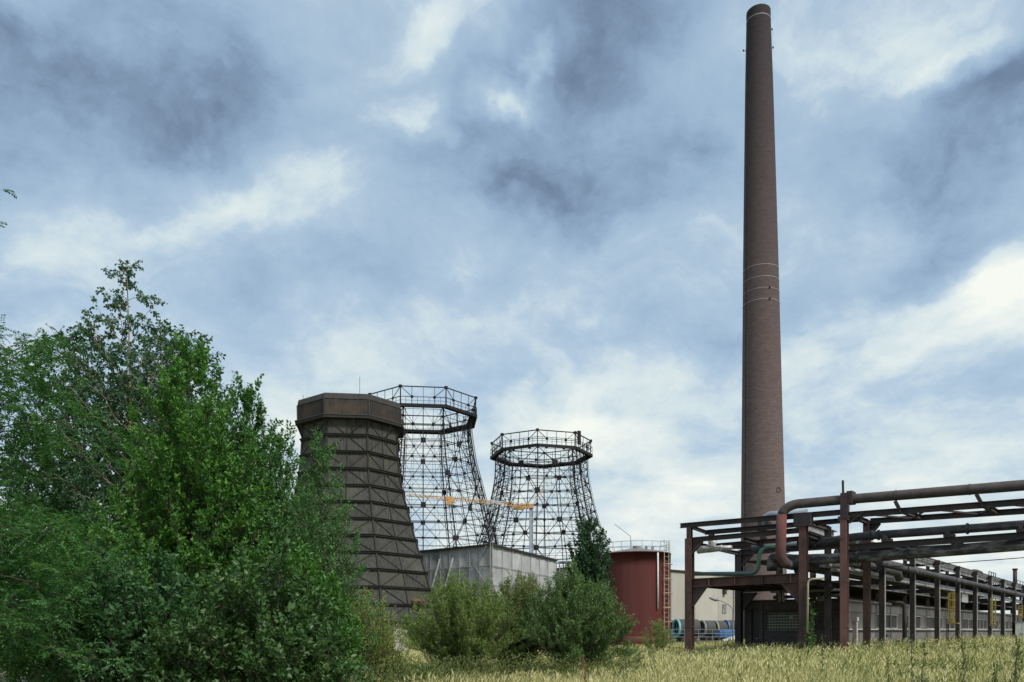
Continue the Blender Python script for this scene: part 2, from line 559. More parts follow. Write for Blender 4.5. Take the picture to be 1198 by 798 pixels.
MT['carwhite'] = mat('car_white', (0.72, 0.72, 0.74), (0.78, 0.78, 0.8), 2.0, 0.25, bump=0.0)
MT['rubber'] = mat('tyre_rubber', (0.02, 0.02, 0.02), (0.035, 0.035, 0.035), 3.0, 0.8)
MT['ring_white'] = mat('pale_band', (0.19, 0.19, 0.195), (0.28, 0.28, 0.28), 2.0, 0.6)
MT['chimney'] = brick_mat('chimney_brick', (0.165, 0.115, 0.106), (0.115, 0.082, 0.077), (0.18, 0.15, 0.14), 1.0, 0.5, 0.17,
                          'cyl', 2.4, soot=(0.015, 0.0145, 0.022), soot_z=(8, 84))
MT['darkbrick'] = brick_mat('dark_brick', (0.085, 0.072, 0.077), (0.055, 0.047, 0.052), (0.07, 0.065, 0.065), 1.0, 0.42, 0.16, 'box')
MT['bark'] = mat('bark', (0.04, 0.033, 0.026), (0.09, 0.074, 0.058), 6.0, 0.9, stretch=(1, 1, 0.3))
MT['birch_bark'] = mat('tan_birch_bark', (0.30, 0.22, 0.15), (0.45, 0.36, 0.26), 5.0, 0.8, stretch=(1, 1, 2.0),
                       stain=(0.10, 0.08, 0.06), stain_amt=0.6, stain_scale=2.0)

# ------------------------------------------------------------------ ground
def ground_z(x, y):
    """gentle unevenness of the field; rises a little towards the workshop on the right"""
    r = np.clip((x - 10) / 16, 0, 1) * np.clip((y - 22) / 24, 0, 1) * 0.22
    return (0.05 * np.sin(x * 0.31 + 1.3) * np.sin(y * 0.27) + 0.03 * np.sin(x * 0.83 + y * 0.5)) * np.clip(1 - y / 160, 0, 1) + r


def make_ground():
    far = np.array([150, 220, 340, 560, 1000, 2000, 4000])
    xs = np.concatenate([-far[::-1], np.arange(-110, 111, 2.0), far])
    ys = np.concatenate([[-400, -150, -60, -25], np.arange(-10, 131, 2.0), far + 20])
    X, Y = np.meshgrid(xs, ys, indexing='ij')
    Z = ground_z(X, Y)
    n, k = len(xs), len(ys)
    vs = np.stack([X, Y, Z], -1).reshape(-1, 3)
    fs = [(i * k + j, (i + 1) * k + j, (i + 1) * k + j + 1, i * k + j + 1) for i in range(n - 1) for j in range(k - 1)]
    m = mat('dry_meadow_soil', (0.12, 0.105, 0.05), (0.26, 0.22, 0.10), 0.8, 0.95, bump=0.3,
            stain=(0.09, 0.11, 0.035), stain_amt=0.7, stain_scale=0.08)
    me = bpy.data.meshes.new('ground')
    me.from_pydata(vs.tolist(), [], fs)
    me.materials.append(m)
    me.polygons.foreach_set('use_smooth', [True] * len(me.polygons))
    o = link('ground', me)
    o['kind'] = 'structure'


make_ground()


# ------------------------------------------------------------------ chimney
def make_chimney():
    Y = 105.0
    s = Y / F
    X0, X1 = (894.0 - 599) * s, (887.3 - 599) * s
    H = EYE + (HOR - 5.0) * (Y - 1.5) / F
    t = thing('factory_chimney', 'tall tapering brown brick chimney standing behind the pipe bridge', 'chimney', (X0, Y, 0))
    lean = ((X1 - X0) / H, 0)
    prof = []
    for z in np.linspace(0, H, 30):
        py = HOR - (z - EYE) / s
        w = np.interp(py, [8, 100, 300, 500, 600, 750], [26.5, 31.5, 39.5, 46.0, 49.5, 54.0])
        prof.append((w / 2 * s, z))
    rtop = prof[-1][0]
    def zn(py):
        return EYE + (HOR - py) * (Y - float(np.interp(py, [8, 600], [1.5, 2.7]))) / F
    b = MB().lathe(prof, 48, lean=lean)
    b.lathe([(rtop, H), (rtop - 0.35, H + 0.02), (rtop - 0.4, H - 4)], 48, lean=lean)
    b.build('shaft', MT['chimney'], t, smooth=True)

    def R(z):
        return float(np.interp(z, [p[1] for p in prof], [p[0] for p in prof]))
    MB().lathe([(R(H - .7) + .01, H - .7), (R(H) + .03, H - .65), (R(H) + .03, H + .06), (R(H) - .42, H + .12), (R(H) - .42, H - .2)],
               48, lean=lean).build('cap', MT['timber'], t)
    def band(py, h, m, k=0.02):
        z = zn(py)
        r = R(z) + k
        MB().lathe([(r - .03, z - h), (r, z - h), (r, z + h), (r - .03, z + h)], 48, lean=lean).build('band', m, t)
    band(15.5, 0.05, MT['ring_white'])
    for py in (309, 323, 336.5, 349.5):
        band(py, 0.035, MT['ring_white'])
    # small clamps on the two lower bands
    for py in (336.5, 349.5):
        z = zn(py)
        a = math.radians(-80)
        MB().box((math.cos(a) * (R(z) + .09) + lean[0] * z, math.sin(a) * (R(z) + .09), z), (0.2, 0.12, 0.16)).build('clamp', MT['skel'], t)
    # lightning conductor down the left flank, small aviation lamps
    a = math.radians(200)
    MB().tube([(math.cos(a) * (r + .05) + lean[0] * z, math.sin(a) * (r + .05), z) for r, z in prof], 0.03, 5).build('lightning_conductor', MT['skel'], t)
    for a, py in ((172, 58), (8, 33), (5, 55)):
        z = EYE + (HOR - py) * s
        a = math.radians(a)
        r = R(z)
        b = MB().beam((math.cos(a) * r + lean[0] * z, math.sin(a) * r, z), (math.cos(a) * (r + .3) + lean[0] * z, math.sin(a) * (r + .3), z), .05, .05)
        b.box((math.cos(a) * (r + .32) + lean[0] * z, math.sin(a) * (r + .32), z + .06), (.14, .14, .2))
        b.build('lamp_bracket', MT['skel'], t)
    # brick patch and iron door seen low on the shaft
    z = EYE + (HOR - 577) * s
    a = math.radians(-62)
    o = MB().lathe([(0.30, -0.06), (0.38, -0.06), (0.38, 0.06), (0.30, 0.06), (0.30, -0.06)], 20).build('round_wall_plate', MT['pipe_brown'], t)
    o.location = (math.cos(a) * (R(z) - .02) + lean[0] * z, math.sin(a) * (R(z) - .02), z)
    o.rotation_euler = (math.radians(90), 0, math.radians(28))


make_chimney()


# ------------------------------------------------------------------ cooling towers
TH = [math.radians(a) for a in (-16, 29, 74, 119, 164, 209, 254, 299)]


def octv(R, th, z):
    return Vector((R * math.sin(th), -R * math.cos(th), z))


def face_part(t, meshcache, name, mk, k, material):
    """part on face k; faces share the mesh of face 0 by rotation"""
    if name not in meshcache:
        meshcache[name] = mk()
    return link(name.split('|')[0], meshcache[name], t, None, k * PI / 4)


def make_clad_tower():
    Yc = 97.0
    s = Yc / F
    cx = (411 - 599) * s
    t = thing('cooling_tower', 'timber clad octagonal cooling tower with a dark boarded collar', 'cooling tower', (cx, Yc, 0),
              group='cooling towers of the old works')
    zs = [0, 6.7, 8.5, 10.8, 13.6, 15.8, 18.5, 21.1, 23.7, 26.5]
    rs = [11.6, 9.98, 9.5, 8.7, 7.86, 7.28, 6.45, 6.06, 5.86, 5.85]
    def R(z):
        return float(np.interp(z, zs, rs))
    rings = [0.0] + [23.95 - 1.94 * k for k in range(11, -1, -1)]
    top = 25.7
    lv = rings + [top]
    cache = {}
    tl, tr = TH[0], TH[1]
    # cladding: two boarded panels per face and band
    def cl(z0, z1, h):
        def mk():
            b = MB()
            a0, a1 = octv(R(z0), tl, z0), octv(R(z0), tr, z0)
            b0, b1 = octv(R(z1), tl, z1), octv(R(z1), tr, z1)
            f = lambda p, q, u: p + (q - p) * u
            u0, u1 = (0.004, 0.497) if h == 0 else (0.503, 0.996)
            out = octv(1, (tl + tr) / 2, 0)
            off = out * -0.12
            # boards: shallow vertical relief, seven boards to a panel
            nb = 7
            for i in range(nb):
                ua, ub = u0 + (u1 - u0) * i / nb, u0 + (u1 - u0) * (i + 0.99) / nb
                j = random.uniform(0, 0.035)
                o = out * j
                b.slab([f(a0, a1, ua) + o, f(a0, a1, ub) + o, f(b0, b1, ub) + o, f(b0, b1, ua) + o], off)
            return b.mesh('cladding_panel', MT['wood'])
        return mk
    for j in range(len(lv) - 1):
        for h in (0, 1):
            for k in range(8):
                face_part(t, cache, 'cladding_panel|%d%d' % (j, h), cl(lv[j], lv[j + 1], h), k, None)
    # rings
    for z in rings[1:]:
        b = MB()
        for k in range(8):
            r = R(z) + 0.16
            b.beam(octv(r, TH[k], z), octv(r, TH[k] + PI / 4, z), 0.28, 0.15)
            b.beam(octv(r + .1, TH[k], z + .12), octv(r + .1, TH[k] + PI / 4, z + .12), 0.3, 0.05)
        b.build('ring_beam', MT['timber'], t)
    # posts
    def post(u, w):
        def mk():
            b = MB()
            pts = []
            for z in lv:
                a0, a1 = octv(R(z) + .1, tl, z), octv(R(z) + .1, tr, z)
                pts.append(a0 + (a1 - a0) * u)
            for p, q in zip(pts, pts[1:]):
                b.beam(p, q, w, w * 0.7, octv(1, tl + (tr - tl) * u, 0))
            return b.mesh('post', MT['timber'])
        return mk
    for k in range(8):
        face_part(t, cache, 'corner_post', post(0.0, 0.2), k, None)
        face_part(t, cache, 'middle_post', post(0.5, 0.10), k, None)
    # diagonal braces forming diamonds over pairs of bands
    def brace(j, h, down):
        def mk():
            z0, z1 = lv[j], lv[j + 1]
            def P(u, z):
                a0, a1 = octv(R(z) + .09, tl, z), octv(R(z) + .09, tr, z)
                return a0 + (a1 - a0) * u
            c = 0.0 if h == 0 else 1.0
            p, q = (P(0.5, z0), P(c, z1)) if down else (P(c, z0), P(0.5, z1))
            return MB().beam(p, q, 0.05, 0.065, octv(1, (tl + tr) / 2, 0)).mesh('brace', MT['wood_dark'])
        return mk
    for j in range(1, len(lv) - 1):
        for h in (0, 1):
            for k in range(8):
                face_part(t, cache, 'brace|%d%d' % (j, h), brace(j, h, (len(lv) - j) % 2 == 0), k, None)
    # collar: walkway lip, boarded wall, fascia strip, dark inside
    zl = 25.75
    b = MB()
    for k in range(8):
        o0, o1 = octv(6.75, TH[k], zl), octv(6.75, TH[k] + PI / 4, zl)
        i0, i1 = octv(5.7, TH[k], zl), octv(5.7, TH[k] + PI / 4, zl)
        b.slab([i0, o0, o1, i1], (0, 0, 0.32))
    b.build('walkway_lip', MT['timber'], t)
    b = MB()
    for k in range(8):
        b.beam(octv(6.78, TH[k], zl + .36), octv(6.78, TH[k] + PI / 4, zl + .36), .07, .12)
    b.build('lip_edge', MT['fascia'], t)
    ztop = 28.55
    def collar():
        b = MB()
        out = octv(1, (tl + tr) / 2, 0)
        n = 22
        a0, a1 = octv(6.35, tl, zl + .32), octv(6.35, tr, zl + .32)
        b0, b1 = octv(6.42, tl, ztop - .55), octv(6.42, tr, ztop - .55)
        for i in range(n):
            ua, ub = i / n, (i + .995) / n
            o = out * random.uniform(0, .025)
            b.slab([a0 + (a1 - a0) * ua + o, a0 + (a1 - a0) * ub + o, b0 + (b1 - b0) * ub + o, b0 + (b1 - b0) * ua + o], out * -.12)
        return b.mesh('collar_panel', MT['wood_dark'])
    def fascia():
        b = MB()
        out = octv(1, (tl + tr) / 2, 0)
        a0, a1 = octv(6.5, tl, ztop - .6), octv(6.5, tr, ztop - .6)
        b0, b1 = octv(6.36, tl, ztop + .05), octv(6.36, tr, ztop + .05)
        b.slab([a0, a1, b1, b0], out * -.14)
        return b.mesh('fascia_board', MT['fascia'])
    def collar_post():
        return MB().beam(octv(6.46, tl, zl + .3), octv(6.5, tl, ztop - .6), .14, .14, octv(1, tl, 0)).mesh('collar_post', MT['fascia'])
    for k in range(8):
        face_part(t, cache, 'collar_panel', collar, k, None)
        face_part(t, cache, 'fascia_board', fascia, k, None)
        face_part(t, cache, 'collar_post', collar_post, k, None)
    # lip struts
    def strut(u):
        def mk():
            th = tl + (tr - tl) * u
            rr = math.cos(PI / 8) / math.cos(th - (tl + tr) / 2)
            return MB().beam(octv(6.6 * rr, th, zl), octv(5.95 * rr, th, zl - 1.5), .08, .08).mesh('lip_strut', MT['timber'])
        return mk
    for k in range(8):
        for u in (0.0, .33, .66):
            face_part(t, cache, 'lip_strut|%d' % (u * 3), strut(u), k, None)
    # lightning rods, outlet pipe near the foot
    for th in (math.radians(-100), math.radians(20), math.radians(80)):
        p = octv(6.2, th, ztop)
        MB().tube([p, p + Vector((0, 0, 1.9))], .025, 5).build('lightning_rod', MT['skel'], t)
    zp = EYE + (HOR - 703) * 91 / F
    MB().tube([(7.4, -5.2, zp), (9.5, -5.6, zp)], .28, 12).build('outlet_pipe', MT['red_rust'], t, smooth=True)
    MB().tube([(7.8, -5.35, zp + .2), (7.55, -5.2, zp + 1.9)], .05, 6).build('hanger', MT['galv'], t)


make_clad_tower()


def make_skeleton(px, Yc, zr, prof_z, prof_r, rlip, rtop, zlip, ztop, label, phase, cabinet=None):
    s = Yc / F
    t = thing('cooling_tower', label, 'cooling tower', ((px - 599) * s, Yc, 0), group='cooling towers of the old works')
    k0 = s / 0.133
    def R(z):
        return float(np.interp(z, prof_z, prof_r))
    TT = [a + phase for a in TH]
    tl, tr = TT[0], TT[1]
    cache = {}
    def P(u, z, inset=0.0):
        a0, a1 = octv(R(z) - inset, tl, z), octv(R(z) - inset, tr, z)
        return a0 + (a1 - a0) * u
    def post(u, w):
        def mk():
            b = MB()
            for z0, z1 in zip(zr, zr[1:]):
                b.beam(P(u, z0), P(u, z1), w, w, octv(1, tl + (tr - tl) * u, 0))
            return b.mesh('post', MT['skel'])
        return mk
    def lattice_post():
        # corner posts are doubled and laced
        b = MB()
        for z0, z1 in zip(zr, zr[1:]):
            b.beam(P(0, z0, .95 * k0), P(0, z1, .95 * k0), .055 * k0, .055 * k0)
            b.beam(P(0, z0), P(0, z1, .95 * k0), .04 * k0, .04 * k0)
            b.beam(P(0, z1), P(0, z1, .95 * k0), .05 * k0, .05 * k0)
        return b.mesh('lacing', MT['skel'])
    for k in range(8):
        face_part(t, cache, 'corner_post', post(0.0, .15 * k0), k, None)
        face_part(t, cache, 'middle_post', post(0.5, .095 * k0), k, None)
        face_part(t, cache, 'lacing', lattice_post, k, None)
    for k in range(8):
        for u in (0.25, 0.75):
            face_part(t, cache, 'thin_post|%d' % (u * 4), post(u, .035 * k0), k, None)
    for i, z in enumerate(zr):
        b = MB()
        w = (.095 if i % 2 == 0 else .06) * k0
        for k in range(8):
            r = R(z)
            b.beam(octv(r, TT[k], z), octv(r, TT[k] + PI / 4, z), w, w)
            if i % 2 == 0:
                b.beam(octv(r - .95 * k0, TT[k], z), octv(r - .95 * k0, TT[k] + PI / 4, z), .05 * k0, .05 * k0)
        b.build('ring_beam', MT['skel'], t)
    # diamonds of braces, each brace over two girts
    n = len(zr)
    step = 4
    gus = MB()
    for j in range(0, n - 1, step):
        j1 = min(j + step, n - 1)
        down = (j // step) % 2 == 0
        for h in (0, 1):
            def mk(h=h, j=j, j1=j1, down=down):
                c = 0.0 if h == 0 else 1.0
                p, q = (P(.5, zr[j]), P(c, zr[j1])) if down else (P(c, zr[j]), P(.5, zr[j1]))
                b = MB()
                m = [p + (q - p) * (i / 4) for i in range(5)]
                b.beam(p, q, .075 * k0, .075 * k0)
                return b.mesh('brace', MT['skel'])
            for k in range(8):
                face_part(t, cache, 'brace|%d%d' % (j, h), mk, k, None)
            # lighter sub-braces
            def mk2(h=h, j=j, j1=j1, down=down):
                c = 0.0 if h == 0 else 1.0
                jm = min(j + 2, n - 1)
                a = P(.25 if h == 0 else .75, zr[jm])
                b = MB()
                b.beam(a, P(c if down else .5, zr[j]), .035 * k0, .035 * k0)
                b.beam(a, P(.5 if down else c, zr[j1]), .035 * k0, .035 * k0)
                return b.mesh('light_brace', MT['skel'])
            for k in range(8):
                face_part(t, cache, 'light_brace|%d%d' % (j, h), mk2, k, None)
        for k in range(8):
            rot = Matrix.Rotation(k * PI / 4, 3, 'Z')
            g = .74 * k0
            node = .5 if down else 0.0
            p = rot @ P(node, zr[j], .05)
            th = TT[k] + (PI / 8 if down else 0)
            gus.box(p, (g, .16, g), th)
            for u in (.25, .75):
                q = rot @ P(u, zr[min(j + 2, n - 1)], .05)
                gus.box(q, (g * .55, .13, g * .5), TT[k] + PI / 8)
            if random.random() < .6:
                q = rot @ P(0.5 if not down else 0.0, zr[min(j + 2, n - 1)])
                gus.box(q, (g * .55, .2, g * .5), TT[k] + PI / 8)
    o = gus.build('gusset_plates', MT['skel'], t)
    o['kind'] = 'stuff'
    # walkway ring
    b = MB()
    rin = R(zr[-1]) - .1
    for k in range(8):
        b.slab([octv(rin, TT[k], zlip), octv(rlip, TT[k], zlip), octv(rlip, TT[k] + PI / 4, zlip), octv(rin, TT[k] + PI / 4, zlip)], (0, 0, .16 * k0))
        b.beam(octv(rlip, TT[k], zlip - .12 * k0), octv(rlip, TT[k] + PI / 4, zlip - .12 * k0), .2 * k0, .40 * k0)
    b.build('walkway_ring', MT['skel'], t)
    # upper cage
    def rail(r, z, w, nm):
        b = MB()
        for k in range(8):
            b.beam(octv(r, TT[k], z), octv(r, TT[k] + PI / 4, z), w, w)
        b.build(nm, MT['skel'], t)
    rc = rtop - .35
    rail(rtop, ztop, .13 * k0, 'top_rail')
    zm = zlip + (ztop - zlip) * .45
    rail(rtop - .1, zm, .07 * k0, 'middle_rail')
    rail(rlip + .02, zlip + 1.15 * k0, .06 * k0, 'guard_rail')
    rail(rlip + .02, zlip + .6 * k0, .04 * k0, 'guard_rail')
    f = lambda r, u, z: octv(r, tl, z) + (octv(r, tr, z) - octv(r, tl, z)) * u
    def cage_post(u, w):
        def mk():
            return MB().beam(f(rtop - .1, u, zlip), f(rtop, u, ztop), w, w).mesh('cage_post', MT['skel'])
        return mk
    def cage_brace(u0, u1):
        def mk():
            b = MB().beam(f(rtop, u0, ztop), f(rtop - .1, u1, zm), .08 * k0, .08 * k0)
            b.box(f(rtop - .1, u1, zm), (.35 * k0, .2, .35 * k0), tl)
            return b.mesh('cage_brace', MT['skel'])
        return mk
    def node():
        return MB().box(f(rtop, 0, ztop), (.4 * k0, .4 * k0, .35 * k0), tl).mesh('corner_node', MT['skel'])
    def guard_post(u):
        def mk():
            return MB().beam(f(rlip + .02, u, zlip), f(rlip + .02, u, zlip + 1.15 * k0), .05 * k0, .05 * k0).mesh('guard_post', MT['skel'])
        return mk
    for k in range(8):
        for u in (0, .25, .5, .75):
            face_part(t, cache, 'cage_post|%d' % (u * 4), cage_post(u, (.06 if u else .13) * k0), k, None)
        face_part(t, cache, 'cage_brace|a', cage_brace(0, .25), k, None)
        face_part(t, cache, 'cage_brace|b', cage_brace(1, .75), k, None)
        face_part(t, cache, 'corner_node', node, k, None)
        for i in range(8):
            face_part(t, cache, 'guard_post|%d' % i, guard_post(i / 8), k, None)
    if cabinet is not None:
        p = octv(rtop - .1, TT[1] + .12, zlip + 1.6 * k0)
        MB().box(p, (.55 * k0, .3, 2.0 * k0), TT[1]).build('cabinet', MT['skel'], t)
    # thin outer ladder
    b = MB()
    for z0, z1 in zip(zr, zr[1:]):
        for du in (-.02, .02):
            q0, q1 = octv(R(z0) + .3, TT[2] + du, z0), octv(R(z1) + .3, TT[2] + du, z1)
            b.beam(q0, q1, .05 * k0, .05 * k0)
        q = octv(R(z0) + .3, TT[2] - .02, z0)
        b.beam(q, octv(R(z0) + .3, TT[2] + .02, z0), .05 * k0, .05 * k0)
    b.build('ladder', MT['skel'], t)
    return t


def skel_from(px, Yc, y_near_lip, y_near_top, rlip_px, rtop_px, prof, label, phase, nrings, base_r, cabinet=None):
    s = Yc / F
    rlip, rtop = rlip_px * s, rtop_px * s
    zl = EYE + (HOR - y_near_lip) * (Yc - rlip * .92) / F
    zt = EYE + (HOR - y_near_top) * (Yc - rtop * .92) / F
    pz, pr = [0.0], [base_r]
    for y, r in sorted(prof, key=lambda a: -a[0]):
        pz.append(EYE + (HOR - y) * s)
        pr.append(r / .955 * s)
    pz.append(zl)
    pr.append(pr[-1])
    zr = list(np.linspace(0, zl - .1, nrings))
    make_skeleton(px, Yc, zr, pz, pr, rlip, rtop, zl, zt, label, phase, cabinet)


skel_from(495, 140, 473.5, 452.5, 66, 65, [(497, 55), (513, 56), (545, 61), (570, 68), (598, 75), (630, 84)],
          'bare black skeleton of a cooling tower close behind the clad tower', 0.0, 29, 17.2)
skel_from(633, 178, 521, 504, 59.5, 58, [(534, 51), (560, 52), (580, 55.5), (600, 60), (620, 66), (640, 73)],
          'smaller bare cooling tower skeleton furthest right, behind the crane', math.radians(10), 27, 18.2, True)


# ------------------------------------------------------------------ wrapped building, scaffold, crane
def make_wrapped():
    A = Vector((-2.55, 99.6, 0))
    L = Vector((-13.25, 108.0, 0))
    Rr = Vector((6.0, 110.8, 0))
    hA, hL, hR = 12.2, 12.1, 11.25
    t = thing('wrapped_building', 'low building wrapped in pale grey scaffold sheeting beside the cooling towers', 'building', A)
    l, r = L - A, Rr - A
    back = l + r
    b = MB()
    e = 0.25
    c = (l + r) / 2
    ins = lambda p: p + (c - p).normalized() * .5
    q = [ins(Vector((0, 0, 0))), ins(r), ins(back), ins(l)]
    hh = [hA, hR, hR, hL]
    vs = [(p.x, p.y, 0) for p in q] + [(p.x, p.y, h - .3) for p, h in zip(q, hh)]
    b.add(vs, [(0, 1, 5, 4), (1, 2, 6, 5), (2, 3, 7, 6), (3, 0, 4, 7), (4, 5, 6, 7)])
    b.build('wall', MT['panel'], t)
    def side(p0, p1, h0, h1, n, rows):
        d = (p1 - p0)
        nrm = Vector((d.y, -d.x, 0)).normalized()
        if nrm.y > 0:
            nrm = -nrm
        up = Vector((0, 0, 1))
        def pt(u, v):
            return p0 + d * u + up * ((h0 + (h1 - h0) * u) * v)
        for i in range(n):
            for j in range(rows):
                u0, u1 = i / n - .003, (i + 1) / n + .003
                v0, v1 = j / rows - .004, (j + 1) / rows + .004
                # slack sheeting: a 4x4 patch that bellies in and out
                m = MB()
                N = 4
                g = []
                ph = random.uniform(0, 6)
                for a in range(N + 1):
                    for bb in range(N + 1):
                        uu, vv = u0 + (u1 - u0) * a / N, v0 + (v1 - v0) * bb / N
                        bel = .16 * math.sin(PI * a / N) * math.sin(PI * bb / N) * math.sin(ph + a) + random.uniform(-.02, .02)
                        g.append(pt(uu, vv) + nrm * (bel + .05 + .004 * ((i * 3 + j * 5) % 7)))
                W = N + 1
                m.add(g, [(a * W + bb, (a + 1) * W + bb, (a + 1) * W + bb + 1, a * W + bb + 1) for a in range(N) for bb in range(N)])
                m.build('sheeting_panel', MT['sheet'], t, smooth=True)
        for i in range(n + 1):
            m = MB().tube([pt(i / n, 0) + nrm * .2, pt(i / n, 1) + nrm * .2 + up * random.choice((0, 0, .5))], .04, 6)
            m.build('scaffold_pole', MT['galv'], t)
        for j in range(1, rows + 1):
            m = MB().tube([pt(0, j / rows) + nrm * .22, pt(1, j / rows) + nrm * .22], .04, 6)
            m.build('scaffold_ledger', MT['roofing'] if j % 2 else MT['galv'], t)
        m = MB().beam(pt(0, 1) + nrm * .1 + up * .1, pt(1, 1) + nrm * .1 + up * .1, .55, .24)
        m.build('roof_edge', MT['timber'], t)
    Z = Vector((0, 0, 0))
    side(Z, l, hA, hL, 8, 5)
    side(Z, r, hA, hR, 7, 5)
    # dog-leg stairs of the scaffold near the corner, drawn as diagonal poles
    d = l.normalized()
    nrm = Vector((-d.y, d.x, 0)) if Vector((-d.y, d.x, 0)).y < 0 else Vector((d.y, -d.x, 0))
    for j in range(5):
        p = d * (.5 if j % 2 else 2.4) + Vector((0, 0, j * hA / 5)) + nrm * .35
        q = d * (2.4 if j % 2 else .5) + Vector((0, 0, (j + 1) * hA / 5)) + nrm * .35
        MB().beam(p, q, .1, .1).build('scaffold_brace', MT['galv'], t)
    # white tied banner ends
    for u in (.45, .62):
        p = d * (l.length * u) + Vector((0, 0, hA * .9)) + nrm * .35
        q = d * (l.length * (u + .1)) + Vector((0, 0, hA * .6)) + nrm * .35
        MB().beam(p, q, .05, .22).build('loose_strap', MT['whitewash'], t)
    b = MB()
    b.add([(p.x, p.y, h) for p, h in zip([Z, r, back, l], hh)], [(0, 1, 2, 3)])
    b.build('roof', MT['roofing'], t)

    t2 = thing('scaffold_tower', 'open pale scaffold frame at the right end of the wrapped building', 'scaffold', (6.6, 111.2, 0))
    H = 11.3
    for x in (0.0, .9, 1.8):
        for y in (0.0, 1.2):
            MB().tube([(x, y, 0), (x, y, H)], .06, 6).build('scaffold_pole', MT['galv'], t2)
    for j in range(1, 6):
        z = j * H / 5
        for y in (0.0, 1.2):
            MB().tube([(-.2, y, z), (2.0, y, z)], .05, 6).build('scaffold_ledger', MT['galv'], t2)
        MB().box((.9, .6, z - .1), (2.0, 1.1, .07)).build('scaffold_deck', MT['roofing'], t2)


make_wrapped()


def make_crane():
    Y = 124.0
    s = Y / F
    base = at(621.5, HOR, Y)
    t = thing('tower_crane', 'small orange building crane with a grey mast in front of the towers', 'crane', (base.x, Y, 0))
    H = EYE + (HOR - 594) * s
    b = MB()
    for dx, dy in ((-.22, -.22), (.22, -.22), (.22, .22), (-.22, .22)):
        b.beam((dx * 1.4, dy * 1.4, 0.3), (dx, dy, H), .1, .1)
    n = 16
    for i in range(n):
        z0, z1 = H * i / n, H * (i + 1) / n
        b.beam((-.26, -.26, z0), (.26, -.26, z1), .06, .06)
        b.beam((.26, -.26, z0), (.26, .26, z1), .06, .06)
        b.beam((-.26, .26, z0), (-.26, -.26, z1), .06, .06)
    b.box((0, 0, H / 2), (.30, .30, H - .4))
    b.build('mast', MT['cranegrey'], t)
    MB().box((0, 0, .25), (3.2, 3.2, .5)).build('base_frame', MT['cranegrey'], t)
    j0 = Vector((.3, 0, H - .05))
    e = at(476, 580, 116.0) - Vector((base.x, Y, 0))
    d = e - j0
    b = MB()
    side = Vector((-d.y, d.x, 0)).normalized()
    m = 26
    up = Vector((0, 0, .62))
    for i in range(m):
        p, q = j0 + d * (i / m), j0 + d * ((i + 1) / m)
        b.beam(p + side * .3, q + side * .3, .045, .045)
        b.beam(p - side * .3, q - side * .3, .045, .045)
        k = 1 - i / m * .55
        b.beam(p + up * k, q + up * (1 - (i + 1) / m * .55), .06, .06)
        mid = (p + q) / 2 + up * k
        for sg in (-1, 1):
            b.beam(p + side * .3 * sg, mid, .05, .05)
            b.beam(q + side * .3 * sg, mid, .05, .05)
    b.build('jib', MT['orange'], t)
    # slewing head, winch, strut with tie wires
    hb = MB().box((0, 0, H + .15), (.7, .7, .6))
    hb.box((-.55, 0, H + .5), (.3, .5, .5))
    hb.build('slewing_head', MT['orange'], t)
    MB().box((-1.95, -.2, H - .05), (1.7, .6, .62), 0.0).box((-1.0, -.15, H + .05), (1.1, .45, .45)).build('winch', MT['orange'], t)
    tip = at(636.5, 568.5, Y) - Vector((base.x, Y, 0))
    b = MB()
    b.beam((.1, -.2, H + .1), tip + Vector((0, -.1, 0)), .12, .12)
    b.beam((.1, .2, H + .1), tip + Vector((0, .1, 0)), .12, .12)
    for i in range(1, 6):
        p = Vector((.1, -.2, H + .1)).lerp(tip, i / 6)
        b.beam(p, p + Vector((0, .35, 0)), .07, .07)
    b.build('strut', MT['orange'], t)
    trol = j0 + d * .68
    MB().box(trol + Vector((0, 0, -.15)), (.8, .7, 1.2)).box(trol + Vector((.6, 0, -.1)), (.45, .6, .6)).build('trolley', MT['orange'], t)
    b = MB()
    b.tube([tip, j0 + d * .35 + up], .03, 4)
    b.tube([tip, Vector((1.9, 0, .6))], .025, 4)
    b.build('tie_wire', MT['skel'], t)
    b = MB()
    p = j0 + d * .33
    for k in range(3):
        b.box(p + Vector((-.8 + k * .8, 0, .15 + .2 * (k % 2))), (.7, .7, .55))
    b.build('folded_jib_section', MT['galv'], t)


make_crane()


